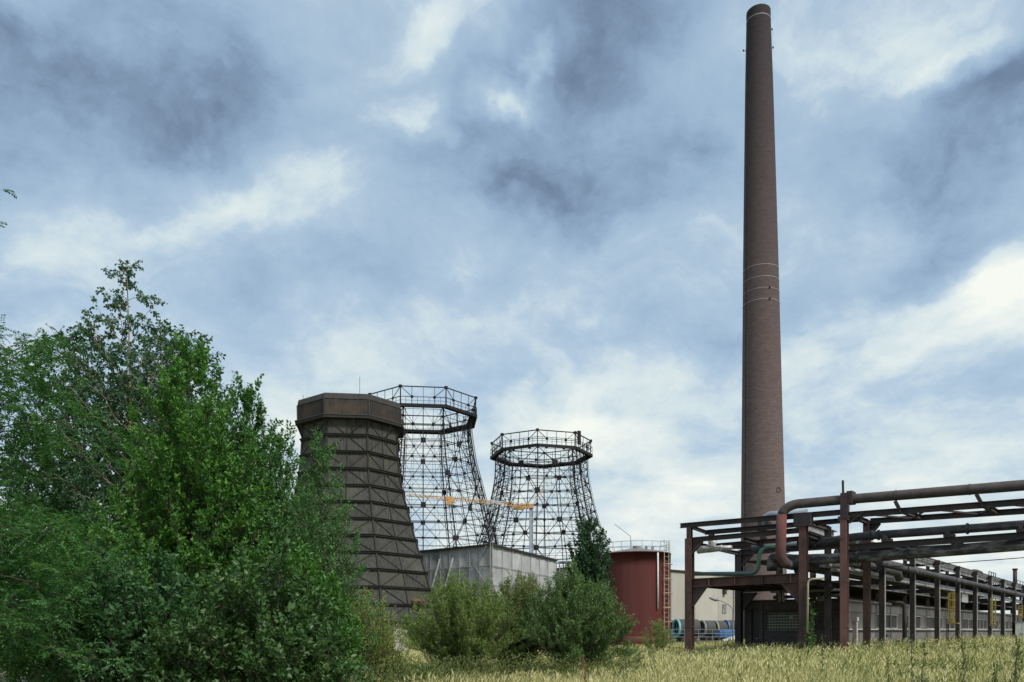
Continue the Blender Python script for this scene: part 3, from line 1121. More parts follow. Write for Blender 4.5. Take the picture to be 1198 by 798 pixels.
# ------------------------------------------------------------------ red tank
def make_tank():
    Y = 88.0
    s = Y / F
    R = 39 * s
    t = thing('storage_tank', 'dark red cylindrical storage tank with a roof rail and ladder', 'tank', ((745 - 599) * s, Y, 0))
    H = EYE + (HOR - 648.5) * s
    # plated shell, courses slightly lapped
    prof = []
    nc = 6
    for i in range(nc):
        z0, z1 = .5 + (H - .5) * i / nc, .5 + (H - .5) * (i + 1) / nc
        r = R
        prof += [(r, z0), (r, z1 - .01)]
    prof += [(R + .04, H - .12), (R + .04, H), (R - .1, H)]
    MB().lathe([(R + .02, 0)] + prof, 64).build('shell', MT['tank'], t, smooth=True)
    MB().lathe([(R + .03, .0), (R + .05, .02), (R + .05, 1.05), (R, 1.07)], 64).build('base_band', MT['tank_dark'], t, smooth=True)
    MB().lathe([(R + .02, H), (R * .7, H + .28), (.45, H + .66), (.45, H + .85), (.05, H + .95)], 48, top=True).build('roof', MT['roofing'], t)
    b = MB()
    for k in range(3):
        a = math.radians(-100 + k * 35)
        b.tube([(math.cos(a) * R * .5, math.sin(a) * R * .5, H + .35), (math.cos(a) * R * .5, math.sin(a) * R * .5, H + .75)], .12, 8)
    b.build('roof_vent', MT['pipe_grey'], t)
    b = MB()
    b.tube([(-.9, -1.5, H + .4), (-.9, -1.5, H + 1.8)], .04, 5)
    b.tube([(-.9, -1.5, H + 1.8), (-2.6, -1.4, H + 3.1)], .035, 5)
    b.build('mast_arm', MT['galv'], t)
    for k in range(20):
        a = 2 * PI * k / 20
        MB().tube([(R * .97 * math.cos(a), R * .97 * math.sin(a), H), (R * .97 * math.cos(a), R * .97 * math.sin(a), H + 1.1)], .03, 5).build('rail_post', MT['galv'], t)
    for z in (.55, 1.1):
        pts = [(R * .97 * math.cos(2 * PI * k / 40), R * .97 * math.sin(2 * PI * k / 40), H + z) for k in range(41)]
        MB().tube(pts, .03, 5, caps=False).build('guard_rail', MT['galv'], t)
    def on(px, extra):
        x = (px - 745) * s
        return x, -math.sqrt(max(0.01, R * R - x * x)) - extra
    # level gauge
    x, y = on(763, .22)
    MB().tube([(x, y, H - .15), (x, y, EYE + (HOR - 713) * s)], .085, 8).build('gauge_pipe', MT['whitewash'], t, smooth=True)
    for z in np.linspace(4.6, H - .4, 5):
        MB().beam((x, y, z), (x, y + .25, z), .05, .05).build('gauge_bracket', MT['dark'], t)
    # caged ladder
    x0, y0 = on(771, .35)
    x1, y1 = on(777.5, .35)
    lad = MB()
    for xx, yy in ((x0, y0), (x1, y1)):
        lad.beam((xx, yy, .3), (xx, yy, H + 1.25), .06, .06)
    lad = lad.build('ladder', MT['cream'], t)
    for i in range(20):
        z = .6 + i * (H - .6) / 19
        MB().beam((x0, y0, z), (x1, y1, z), .022, .022).build('rung', MT['cream'], lad)
    for i in range(5):
        z = 2.6 + i * (H - 2.4) / 5
        c = Vector(((x0 + x1) / 2, (y0 + y1) / 2, z))
        d = Vector((x1 - x0, y1 - y0, 0))
        n = Vector((d.y, -d.x, 0)).normalized()
        pts = [c + d * (.72 * math.cos(a)) + n * (.6 * math.sin(a)) for a in np.linspace(0, PI, 8)]
        MB().tube(pts, .04, 5).build('cage_hoop', MT['cream'], lad)
    for dz in (0, .65, 1.2):
        c = Vector(((x0 + x1) / 2, (y0 + y1) / 2, H + dz))
        MB().beam(c + Vector((-.55, 0, 0)), c + Vector((.55, .3, 0)), .05, .05).build('landing_rail', MT['cream'], t)


make_tank()


# ------------------------------------------------------------------ pale hall with the row of big cylinders
def make_hall():
    p0, p1 = Vector((13.0, 126.5, 0)), Vector((40.3, 142.0, 0))
    d = p1 - p0
    L = d.length
    dn = d / L
    rz = math.atan2(d.y, d.x)
    t = thing('works_hall', 'windowless pale rendered hall with a dark sloping roof edge', 'building', p0, rz)
    h0, h1 = 11.9, 11.2
    n = 6
    zb = EYE + (HOR - 726) * 138 / F
    for i in range(n):
        u0, u1 = L * i / n, L * (i + 1) / n
        b = MB()
        ha, hb = h0 + (h1 - h0) * i / n, h0 + (h1 - h0) * (i + 1) / n
        b.slab([(u0 + .02, 0, zb), (u1 - .02, 0, zb), (u1 - .02, 0, hb), (u0 + .02, 0, ha)], (0, .3, 0))
        b.build('wall_panel', MT['concrete'], t)
    b = MB()
    b.slab([(0, 1.6, 0), (L, 1.6, 0), (L, 1.6, zb), (0, 1.6, zb)], (0, .3, 0))
    b.build('recessed_wall', MT['culvert'], t)
    MB().box((L / 2, .8, zb - .1), (L, 1.7, .2)).build('soffit', MT['panel'], t)
    b = MB()
    b.slab([(0, .32, 0), (L, .32, 0), (L, 14, 0), (0, 14, 0)], (0, 0, .1))
    b.add([(L - .01, .33, zb), (L - .01, 14, zb), (L - .01, 14, h1), (L - .01, .33, h1)], [(0, 1, 2, 3)])
    b.add([(.01, .33, zb), (.01, 14, zb), (.01, 14, h0), (.01, .33, h0)], [(0, 1, 2, 3)])
    b.build('side_wall', MT['concrete'], t)
    b = MB()
    b.slab([(-.3, -.25, h0 + .02), (L + .2, -.25, h1 + .02), (L + .2, 14.2, h1 + .02), (-.3, 14.2, h0 + .02)], (0, 0, .3))
    b.build('roof', MT['timber'], t)
    # rainwater pipe and a small bracket lamp on the wall
    x = L - 1.6
    MB().tube([(x, -.12, .4), (x, -.12, h1 - .2)], .09, 6).build('rainwater_pipe', MT['pipe_grey'], t)
    b = MB().box((x - 2.3, -.25, EYE + (HOR - 692) * 139 / F), (.5, .5, .9))
    b.beam((x - 2.6, -.3, EYE + (HOR - 689) * 139 / F), (x - 1.7, -.3, EYE + (HOR - 689) * 139 / F), .1, .5)
    b.build('wall_lamp', MT['dark'], t)
    MB().box((x - 2.2, -.06, EYE + (HOR - 712) * 139 / F), (.9, .1, 1.6)).build('wall_vent', MT['pipe_grey'], t)
    # strip of wall past the end: lower annex
    b = MB()
    b.box((L + 1.6, 3, 3.9), (3.0, 6, 7.8))
    b.build('annex', MT['panel'], t)


make_hall()


def make_cylinder(px, pyc, Y, rpx, rim, label, length, yaw):
    """large open ended cylinder lying on its side, rim towards the left"""
    s = Y / F
    r = rpx * s
    p = at(px, pyc, Y)
    t = thing('open_cylinder', label, 'cylinder', (p.x, Y, 0), yaw, group='big open cylinders below the pale hall')
    z = max(p.z, r)
    b = MB()
    ring = lambda rad, x: [Vector((x, rad * math.cos(2 * PI * k / 28), z + rad * math.sin(2 * PI * k / 28))) for k in range(28)]
    def shell(rad, x0, x1, inner):
        vs = ring(rad, x0) + ring(rad, x1)
        fs = [(k, (k + 1) % 28, 28 + (k + 1) % 28, 28 + k) for k in range(28)]
        b.add(vs, fs if not inner else [f[::-1] for f in fs])
    shell(r, 0, length, False)
    shell(r * .9, 0.02, length, True)
    b.build('shell', MT['culvert'], t, smooth=True)
    m = MB()
    a, c = ring(r * 1.04, -.06), ring(r * .84, -.06)
    a2, c2 = ring(r * 1.04, .18), ring(r * .84, .18)
    vs = a + c + a2 + c2
    fs = []
    for k in range(28):
        j = (k + 1) % 28
        fs += [(k, j, 28 + j, 28 + k), (56 + k, 56 + j, j, k), (28 + k, 28 + j, 84 + j, 84 + k)]
    m.add(vs, fs)
    m.build('rim', MT[rim], t)
    m = MB()
    for k in range(0, 28, 7):
        m.beam(ring(r * .86, .1)[k], ring(r * .86, .1)[(k + 14) % 28], .05, .12)
    m.build('inner_brace', MT[rim], t)
    if z > r * 1.02:
        q = MB()
        for x in (length * .2, length * .8):
            q.box((x, 0, (z - r) / 2 + .05), (.4, r * 1.4, z - r + .1))
        q.build('saddle', MT['dark'], t)


make_cylinder(791, 735, 108, 10.5, 'teal', 'teal rimmed open cylinder next to the red tank', 3.0, math.radians(12))
make_cylinder(821, 735.5, 118, 9.6, 'palerim', 'grey rimmed dark cylinder right of the first bridge post', 1.7, math.radians(14))
make_cylinder(836, 736, 119, 9.2, 'palerim', 'grey rimmed open cylinder between its grey and its blue neighbour', 1.55, math.radians(14))
make_cylinder(849, 733.5, 120, 8.0, 'blue', 'blue rimmed open cylinder above the blue trailer', 1.5, math.radians(14))


def make_trailer():
    Y = 100.0
    p = at(849, HOR, Y)
    t = thing('parked_trailer', 'blue covered trailer with a white tilted drawbar cover in the grass', 'trailer', (p.x, Y, 0), math.radians(10))
    b = MB()
    b.prism((-1.1, 0, 1.35), (1.5, 0, 1.35), [(-.8, -.45), (.8, -.45), (.8, .15), (.55, .4), (-.55, .4), (-.8, .15)])
    b.build('cover', MT['blue'], t)
    MB().box((.2, 0, .8), (2.7, 1.5, .14)).build('chassis', MT['dark'], t)
    for sy in (-.8, .8):
        w = MB()
        w.tube([(.3, sy - .1, .42), (.3, sy + .1, .42)], .42, 18)
        w = w.build('wheel', MT['rubber'], t)
        MB().tube([(.3, sy - .115, .42), (.3, sy + .115, .42)], .22, 14).build('rim', MT['galv'], w)
    b = MB()
    b.add([(-.9, -1.5, .55), (1.5, -1.5, 1.3), (1.5, -.85, 1.3), (-.9, -.85, .55), (-.9, -1.5, .35), (1.5, -1.5, .75), (1.5, -.85, .75), (-.9, -.85, .35)],
          [(0, 1, 2, 3), (7, 6, 5, 4), (0, 4, 5, 1), (1, 5, 6, 2), (2, 6, 7, 3), (3, 7, 4, 0)])
    b.build('sloping_panel', MT['carwhite'], t)
    MB().beam((-1.2, 0, .75), (-2.6, 0, .6), .1, .1).build('drawbar', MT['dark'], t)


make_trailer()


def make_railing():
    Y = 90.0
    x0, x1 = at(752, 0, Y).x, at(866, 0, Y).x
    t = thing('pipe_railing', 'low pale blue pipe railing in front of the cylinders', 'railing', (x0, Y, 0))
    L = x1 - x0
    for i in range(8):
        MB().tube([(L * i / 7, 0, 0), (L * i / 7, 0, 1.8)], .035, 6).build('rail_post', MT['pipe_blue'], t)
    for z in (.95, 1.35, 1.78):
        MB().tube([(0, 0, z), (L, 0, z)], .03, 6).build('rail', MT['pipe_blue'], t)


make_railing()


def make_lamp():
    Y = 98.0
    p = at(857.5, HOR, Y)
    t = thing('street_lamp', 'curved grey street lamp reaching out left behind the bridge post', 'street lamp', (p.x, Y, 0))
    s = Y / F
    pts = [(0, 0, 0), (0, 0, 3)]
    for px, py in ((857, 713), (855, 709.5), (850, 706), (844, 703.2), (840, 702)):
        q = at(px, py, Y)
        pts.append((q.x - p.x, 0, q.z))
    MB().tube(pts, [.09, .085] + [.06] * 5, 8).build('pole', MT['pipe_grey'], t, smooth=True)
    a, b_ = at(841, 702.5, Y), at(829.5, 699.2, Y)
    a, b_ = Vector((a.x - p.x, 0, a.z)), Vector((b_.x - p.x, 0, b_.z))
    m = MB()
    m.tube([a, a.lerp(b_, .3), a.lerp(b_, .7), b_], [.08, .24, .2, .06], 8)
    m.build('lamp_head', MT['pipe_grey'], t, smooth=True)


make_lamp()


# ------------------------------------------------------------------ pipe bridge and workshop (own axes: x to the right, y away)
O = Vector((18.95, 45.8, 0))
RZ = -math.radians(39.8)
CA, SA = math.cos(RZ), math.sin(RZ)
BAY = 7.55


def loc(px, py, ly):
    """point on the plane y = ly of the bridge's own axes that lies on a sight line"""
    k = (px - 599) / F
    lx = (k * (O.y + CA * ly) - O.x + SA * ly) / (CA - k * SA)
    Yw = O.y + SA * lx + CA * ly
    return Vector((lx, ly, EYE + (HOR - py) * Yw / F))


def locx(px, py, lx):
    k = (px - 599) / F
    ly = (O.x + CA * lx - k * (O.y + SA * lx)) / (k * CA + SA)
    Yw = O.y + SA * lx + CA * ly
    return Vector((lx, ly, EYE + (HOR - py) * Yw / F))


def toward(a, b, lx):
    """extend the line a-b to x = lx"""
    return a + (b - a) * ((lx - a.x) / (b.x - a.x))


XL, XM, XR = -9.7, -2.335, 0.0
bridge = thing('pipe_bridge', 'long rusty steel pipe bridge with open deck running right and away', 'pipe bridge', O, RZ)


def bpart(mb, name, m, smooth=False):
    return mb.build(name, MT[m], bridge, smooth)


def bpost(lx, ly, z, w, m='rust', name='post', d=None):
    b = MB()
    b.ibeam((lx, ly, -0.2), (lx, ly, z), w, d or w, (0, 1, 0), .05)
    for zz in (1.9, z * .55):
        b.box((lx, ly, zz), (w * 1.04, (d or w) * 1.04, .05))
    b.box((lx, ly, .06), (w * 1.6, w * 1.6, .12))
    return bpart(b, name, m)


def make_bridge():
    # --- head frame towards the field
    zA = 8.62
    bpost(XL, 0, 7.62, .46, 'rust')
    bpart(MB().ibeam((XL, 0, 7.6), (XL, 0, 8.36), .3, .3, (0, 1, 0), .04), 'post_head', 'dark')
    bpost(XM, 0, 8.3, .42, 'rust')
    bpost(XR, 0, 8.1, .38, 'red_rust')
    bpart(MB().ibeam((XR, 0, 8.1), (XR, 0, loc(988, 577, 0).z), .36, .36, (0, 1, 0)), 'post_head', 'dark')
    bpart(MB().box((0.02, 0.0, 8.45), (.44, .3, .8)).box((0, -.02, 8.05), (.62, .34, .26)), 'post_head', 'dark')
    p = loc(986.5, 562, 0)
    bpart(MB().beam((p.x, 0, 9.2), (p.x - .02, 0, p.z), .12, .1), 'post_spike', 'dark')
    bpost(XR, 4.25, 8.4, .36, 'rust')
    bpost(XM, 4.25, 8.2, .34, 'dark')
    bpost(XL, BAY, 7.4, .44, 'black_post')
    bpost(XM, BAY, 7.3, .42, 'dark')
    # upper beams
    a = loc(796, 614.5, 0)
    bpart(MB().ibeam((a.x, 0, 8.5), (0, 0, 8.42), .26, .3), 'upper_beam', 'dark')
    bpart(MB().ibeam((XL, 0, 7.52), (XM, 0, 7.58), .26, .3), 'upper_beam', 'dark')
    q = loc(825, 621, 2.2)
    bpart(MB().ibeam((q.x, 2.2, q.z - .12), (.3, 2.2, q.z - .1), .24, .3), 'upper_beam', 'dark')
    bpart(MB().ibeam((XL, .1, 8.4), (q.x + .1, 2.2, q.z - .12), .2, .2), 'cross_beam', 'dark')
    bpart(MB().ibeam((q.x + .45, 2.2, q.z - .25), (q.x + .45, 2.2, q.z - 1.0), .3, .3, (0, 1, 0)), 'strut', 'dark')
    bpart(MB().ibeam((XL + .6, 2.2, q.z - 1.05), (XM, 2.2, q.z - .98), .24, .28), 'upper_beam', 'rust')
    bpart(MB().ibeam((XL + .4, 4.25, 7.35), (0, 4.25, 7.42), .24, .3), 'upper_beam', 'dark')
    bpart(MB().ibeam((XL, BAY, 7.28), (XM, BAY, 7.28), .28, .36), 'upper_beam', 'dark')
    for x, z in ((XL, 7.3), (XL + 3.6, 7.25), (XM, 7.3)):
        bpart(MB().ibeam((x, 0.15, z + .05), (x, BAY, z - .1), .22, .26), 'cross_beam', 'dark')
    bpart(MB().ibeam((XR, .2, 8.35), (XR, 4.25, 8.3), .22, .28), 'cross_beam', 'dark')
    bpart(MB().ibeam((XM, .2, 8.1), (XM, 4.25, 8.1), .22, .28), 'cross_beam', 'dark')
    # haunches
    def haunch(x, y, z, dx, dz, m='dark'):
        b = MB()
        b.beam((x, y, z - dz), (x + dx, y, z), .16, .14)
        b.slab([(x, y - .02, z), (x + dx * .95, y - .02, z), (x, y - .02, z - dz * .95)], (0, .04, 0))
        bpart(b, 'haunch', m)
    haunch(XL + .2, 0, 4.45, .95, 1.2)
    haunch(XL + .2, BAY, 4.35, 1.1, 1.3)
    haunch(XM - .2, 0, 4.5, -1.1, 1.2, 'rust')
    haunch(XL + .2, 0, 7.38, .7, .7)
    haunch(XL + .22, BAY, 7.1, .8, .8)
    haunch(XR + .2, 4.25, 8.15, .55, .7)
    haunch(XR + .25, 0, 8.3, .8, .5)
    # gusset node with bolt hole at the head of the middle post
    bpart(MB().box((XM, -.03, 8.15), (1.0, .5, .75)), 'gusset_plate', 'dark')
    # --- deck of the head bay
    bpart(MB().ibeam((XL, 0, 4.73), (XM, 0, 4.78), .3, .56, t=.045), 'deck_girder', 'rust')
    bpart(MB().ibeam((XL, BAY, 4.7), (XM, BAY, 4.7), .3, .56, t=.045), 'deck_girder', 'dark')
    for i in range(6):
        x = XL + .5 + i * (XM - XL - 1.0) / 5
        bpart(MB().ibeam((x, .16, 4.62), (x, BAY - .16, 4.62), .18, .3), 'deck_joist', 'dark')
    for i in range(5):
        x0 = XL + .1 + i * (XM - XL - .2) / 5
        x1 = XL + .1 + (i + 1) * (XM - XL - .2) / 5 - .03
        bpart(MB().box(((x0 + x1) / 2, BAY / 2, 4.81), (x1 - x0, BAY - .4, .05)), 'deck_plate', 'dark')
    for i in range(4):
        x = XL + 1.4 + i * 1.75
        bpart(MB().box((x, -.02, 4.74), (.05, .32, .46)), 'stiffener', 'rust')
    # --- long row: posts on the right, deck over the workshop
    n = 13
    for k in range(1, n):
        y = BAY * k
        bpost(XR, y, 7.2, .33, 'black_post')
        bpart(MB().ibeam((XR - .2, y, 4.78), (XM, y, 4.78), .2, .3), 'cross_beam', 'dark')
        bpart(MB().ibeam((XR - .2, y, 6.9), (XM - .4, y, 6.9), .2, .26), 'cross_beam', 'dark')
        bpart(MB().box((XR + .2, y - .12, 3.4), (.06, .06, 6.8)), 'conduit_lit_edge', 'frame')  # added pale strip: sunlit flange edge of the post put into colour
        if k > 1:
            bpart(MB().ibeam((XM, y, 3.86), (XM, y, 7.5), .26, .26, (0, 1, 0)), 'short_post', 'dark')
            bpost(XL, y, 7.2, .4, 'dark')
    for k in range(1, n - 1):
        y0, y1 = BAY * k + .05, BAY * (k + 1) - .05
        bpart(MB().ibeam((XM + .16, y0, 4.85), (XM + .16, y1, 4.85), .2, .42), 'deck_girder', 'girder')
        bpart(MB().beam((XR - .3, y0, 6.84), (XR - .3, y1, 6.84), .06, .40), 'edge_plate', 'girder')
        bpart(MB().box(((XL + XM) / 2, (y0 + y1) / 2, 4.72), (XM - XL - .3, y1 - y0, .1)), 'deck_plate', 'dark')
        bpart(MB().box(((XL + XR) / 2 - .8, (y0 + y1) / 2 + 0, 6.62), (XR - XL - 2.2, y1 - y0, .06)), 'upper_deck_plate', 'dark')
        bpart(MB().beam((XR, y0 + .1, 7.16), (XR, y1 - .1, 7.16), .1, .1), 'upper_rail', 'dark')
    # --- truss carrying the pipes out to the right
    a0, a1 = loc(1010, 601, 0), loc(1198, 587, 0)
    aE = toward(a0, a1, 27)
    c0, c1 = loc(1010, 610, 4.25), loc(1198, 598, 4.25)
    c0.z = c0.z - .02
    cE = toward(c0, c1, 27)
    bpart(MB().ibeam((.2, 0, a0.z), aE, .26, .32), 'truss_chord', 'dark')
    bpart(MB().ibeam((.2, 4.25, c0.z), cE, .26, .32), 'truss_chord', 'dark')
    A = lambda x: Vector((.2, 0, a0.z)).lerp(aE, (x - .2) / 26.8)
    C = lambda x: Vector((.2, 4.25, c0.z)).lerp(cE, (x - .2) / 26.8)
    x = .9
    i = 0
    while x < 25:
        bpart(MB().beam(A(x), C(x + 1.7), .09, .09), 'lacing', 'dark')
        bpart(MB().beam(C(x + 1.7), A(x + 3.4), .09, .09), 'lacing', 'dark')
        x += 3.4
        i += 1
    for x in (3.0, 6.9, 10.8, 14.7, 18.6, 22.5):
        b = MB()
        b.ibeam(A(x) + Vector((0, -.25, .02)), C(x) + Vector((0, .3, .02)), .2, .26)
        b.beam(A(x) + Vector((-.05, -.2, .1)), A(x) + Vector((-.25, -.25, .55)), .18, .12, (0, 1, 0))
        bpart(b, 'cross_beam', 'dark')
    # lower pair of chords
    d0, d1 = loc(1016, 639, .2), loc(1198, 626.5, .2)
    dE = toward(d0, d1, 27)
    e0, e1 = loc(1016, 645, 4.25), loc(1198, 636, 4.25)
    eE = toward(e0, e1, 27)
    bpart(MB().ibeam((.2, .2, d0.z), dE, .26, .34), 'truss_chord', 'dark')
    bpart(MB().ibeam((.2, 4.25, e0.z), eE, .26, .3), 'truss_chord', 'dark')
    for x in (2.2, 5.3, 8.6, 12, 16, 20, 24):
        f = (x - .2) / 26.8
        p, q = Vector((.2, .2, d0.z)).lerp(dE, f), Vector((.2, 4.25, e0.z)).lerp(eE, f)
        bpart(MB().ibeam(p, q, .2, .22), 'cross_beam', 'dark')
        bpart(MB().box((p.x, p.y + .1, p.z + .26), (.5, .5, .14)).box((p.x - .06, p.y, p.z + .42), (.14, .4, .2)), 'pipe_saddle', 'dark')
    # trestle that carries the truss beyond the picture
    for y in (0, 4.25):
        bpost(21.0, y, A(21).z - .1, .42, 'rust')
    return A, C


make_bridge()


def pipe(name, label, pts, r, m, cat='pipe', group='pipes on the steel bridge', rad=.7, flanges=(), n=14, parts=None):
    path = fillet(pts, rad) if len(pts) > 2 else [Vector(p) for p in pts]
    o = MB().tube(path, r, n).build(name, MT[m], None, True, O, RZ)
    tag(o, label, cat, group)
    for (p, d) in flanges:
        p, d = Vector(p), Vector(d).normalized()
        MB().tube([p - d * .05, p + d * .05], r * 1.28, n).build('flange', MT[m], o)
    return o


def make_pipes():
    V = Vector
    # uppermost pipe with the rusty drop
    a, b = loc(1198, 567.6, .4), loc(990, 584.3, .4)
    e = toward(b, a, 27)
    t = thing('pipe', 'uppermost brown pipe ending in a rust red drop at its left', 'pipe', O, RZ, 'pipes on the steel bridge')
    c, d = loc(912.8, 591.5, -.5), loc(912.8, 640, -.5)
    dd = loc(912.8, 661, -.5)
    f = loc(955, 662, 1.6)
    path = fillet([e, b + V((-1, 0, 0)) * .2, c, d], .95, 8)
    i = max(range(len(path)), key=lambda j: -abs(path[j].z - (c.z - .55)))
    MB().tube(path[:i + 1], .28, 16).build('horizontal_run', MT['pipe_brown'], t, True)
    low = fillet([path[i], dd, f], .8, 8)
    MB().tube(low[:-3], .3, 16).build('vertical_drop', MT['pipe_rust'], t, True)
    MB().tube(low[-4:], .29, 16).build('return_bend', MT['pipe'], t, True)
    for k in range(7):
        x = 2.6 + k * 3.6
        p = toward(b, a, x)
        MB().tube([p, p + (a - b).normalized() * .06], .30, 16).build('weld_band', MT['pipe_brown'], t)
    # upright strap over the pipe at the tall post
    p = toward(b, a, .25)
    MB().box((p.x, p.y, p.z + .06), (.3, .72, .72)).build('clamp', MT['dark'], t)
    # second pipe
    a, b = loc(1198, 613.8, 1.1), loc(1020, 626.5, 1.1)
    e = toward(b, a, 27)
    pipe('pipe', 'black pipe between the two truss levels, second from the top', [e, b, loc(992, 629, 1.1), loc(965, 634.5, 1.6)], .235, 'pipe',
         flanges=[(b, a - b), (loc(1028, 626, 1.1), a - b), (toward(b, a, 6), a - b)])
    pipe('pipe', 'thick black stub of pipe just left of the tall red post', [loc(1003, 632, 2.6), loc(934, 637, 2.6)], .31, 'pipe',
         flanges=[(loc(946, 636.2, 2.6), V((1, 0, 0))), (loc(955, 635.4, 2.6), V((1, 0, 0)))])
    pipe('pipe', 'blue grey pipe passing behind the rust red drop', [loc(936, 635, 3.4), loc(902, 639, 3.4), loc(880, 640, 3.4)], .2, 'pipe_blue')
    # lowest thick pipe
    a, b = loc(1198, 637.2, .75), loc(1004, 652.5, .75)
    e = toward(b, a, 27)
    pipe('pipe', 'lowest thick black pipe with flaking pale patches', [e, b, loc(925, 655, 1.2), loc(903, 650, 1.4), loc(903, 668, 1.4)], .31, 'pipe_flaky',
         flanges=[(b, a - b), (toward(b, a, 3.2), a - b), (toward(b, a, 11), a - b)], rad=.6)
    pipe('pipe', 'dark pipe on the deck under the rust red return bend', [loc(990, 662, 2.2), loc(930, 667, 2.2)], .2, 'pipe')
    # short blue-grey bent pipe behind the top one
    o = pipe('bent_pipe', 'short blue grey pipe bending down behind the top pipe elbow', [loc(944, 599.5, 2.6), loc(893, 603, 2.6), loc(893, 632, 2.6)], .23, 'pipe_blue', rad=.55)
    p = loc(893, 616, 2.6)
    MB().tube([(p.x, p.y, p.z + .3), (p.x, p.y, p.z - .3)], .36, 14).build('valve_body', MT['pipe'], o)
    MB().box((p.x + .3, p.y - .1, p.z + .1), (.35, .4, .3)).build('valve_gear', MT['dark'], o)
    # green pipe
    pipe('green_pipe', 'dull green pipe lying on the deck and rising in a bend', [loc(813, 671.5, .6), loc(887, 670.8, .6), loc(888.5, 641.5, .6), loc(910, 638.5, 1.0)], .125, 'green', rad=.5)
    # lagged silver pipe with elbow
    o = pipe('lagged_pipe', 'silver lagged pipe end hanging under the upper beams', [loc(816.5, 643.8, 1.0), loc(829, 642.2, 1.0), loc(833.5, 638.5, 1.0), loc(834.5, 630.5, 1.0)], .24, 'silver', rad=.3)
    MB().tube([loc(829, 643.2, 1.0), loc(842, 641.6, 1.05), loc(856, 641, 1.1)], [.2, .19, .17], 14).build('branch', MT['silver'], o, True)
    MB().tube([loc(843.5, 641.6, 1.05), loc(845, 641.5, 1.06)], .22, 14).build('band', MT['silver'], o)
    # hydrant-like yellow service line on the middle post
    pipe('service_pipe', 'thin pale yellow pipe running down beside the middle post', [loc(964, 676.5, -.3), loc(945.3, 678, -.3), loc(944.6, 741, -.3)], .06, 'cream', rad=.25, n=8)
    # pipes along the row
    pipe('pipe', 'smooth long pipe on the outer side of the row of posts', [(.5, 5.0, 5.82), (.5, 96, 5.82)], .22, 'pipe',
         flanges=[((.5, 11 + k * 15.1, 5.82), (0, 1, 0)) for k in range(5)])
    pipe('pipe', 'short thick pipe with a rounded end left of the long smooth pipe', [(-.55, 2.6, 5.75), (-.55, 13.4, 5.75), (-.55, 13.8, 5.3)], .28, 'pipe', rad=.3)
    pipe('pipe', 'thin grey pipe along the deck edge, lower of two', [(-1.0, 1.0, 5.25), (-1.0, 96, 5.25)], .11, 'pipe_grey')
    pipe('pipe', 'grey pipe along the deck edge, upper of two', [(-1.5, 1.0, 5.55), (-1.5, 96, 5.55)], .15, 'pipe_grey')
    pipe('pipe', 'outermost thin pipe along the top of the long row', [(-.75, 8.0, 7.3), (-.75, 96, 7.3)], .10, 'pipe_grey')
    pipe('pipe', 'middle black pipe along the top of the long row', [(-1.35, 8.0, 7.55), (-1.35, 96, 7.55)], .16, 'pipe')
    pipe('pipe', 'rearmost brown pipe along the top of the long row', [(-2.3, 10.0, 7.75), (-2.3, 96, 7.75)], .14, 'pipe_brown')
    pipe('pipe', 'thick dark pipe lying on the upper deck of the row', [(-4.2, 12.0, 7.3), (-4.2, 96, 7.3)], .3, 'pipe')
    # pale inclined duct seen through the head frame
    o = MB().ibeam(loc(944, 616, 8.5), loc(975, 627.5, 13.0), .6, .7).build('inclined_duct', MT['girder'], None, False, O, RZ)
    tag(o, 'pale sloping duct seen between the middle and the tall post', 'duct')
    # sagging cables
    def cable(label, p, q, sag, r=.022):
        pts = [Vector(p).lerp(Vector(q), i / 14) + V((0, 0, -sag * 4 * (i / 14) * (1 - i / 14))) for i in range(15)]
        tag(MB().tube(pts, r, 5).build('cable', MT['skel'], None, False, O, RZ), label, 'cable', 'cables hung from the pipe bridge')
    cable('thin cable sagging between the middle and the tall post', (XM, -.25, 7.0), (XR, -.25, 6.9), .25)
    cable('slack cable hanging from the head frame above the deck', (XL + .3, .4, 7.3), (XM, .4, 7.2), .5)
    cable('cable sagging under the lower truss chords', (.2, .5, 5.2), (26, .5, 6.6), .35)
    cable('cable sagging from the tall post to the first post of the row', (0, .3, 5.5), (0, 7.4, 5.6), .45)
    # clutter below the deck, in front of the end wall
    for i, (lb, p, q, r, m) in enumerate([
            ('thin grey pipe under the deck, upper of the pair by the end wall', loc(902, 692.5, 6.9), loc(985, 690, 6.9), .09, 'pipe_grey'),
            ('thin dark pipe under the deck, lower of the pair by the end wall', loc(905, 699, 7.0), loc(986, 696, 7.0), .12, 'pipe')]):
        pipe('service_pipe', lb, [p, q], r, m, group='service pipes under the deck', n=8)
    o = pipe('drop_pipe', 'short twin pale pipes hanging under the deck left of the middle post', [loc(912.5, 690, 6.6), loc(912.5, 704, 6.6)], .09, 'pipe_grey', group='service pipes under the deck', n=8)
    MB().tube([loc(916.5, 690, 6.6), loc(916.5, 704, 6.6)], .09, 8).build('second_pipe', MT['pipe_grey'], o, True)
    # valve with wheel among the pipes under the deck
    p = loc(962, 700, 6.4)
    t = thing('valve', 'dark valve with hand wheel under the deck by the end wall', 'valve', O, RZ)
    MB().tube([p + V((-.3, 0, 0)), p + V((.3, 0, 0))], .2, 12).build('valve_body', MT['pipe_grey'], t)
    MB().tube([p + V((.32 * math.cos(a), -.3, .32 * math.sin(a))) for a in np.linspace(0, 2 * PI, 15)], .035, 6, False).build('hand_wheel', MT['dark'], t)
    MB().tube([p, p + V((0, -.3, 0))], .04, 6).build('spindle', MT['dark'], t)


make_pipes()


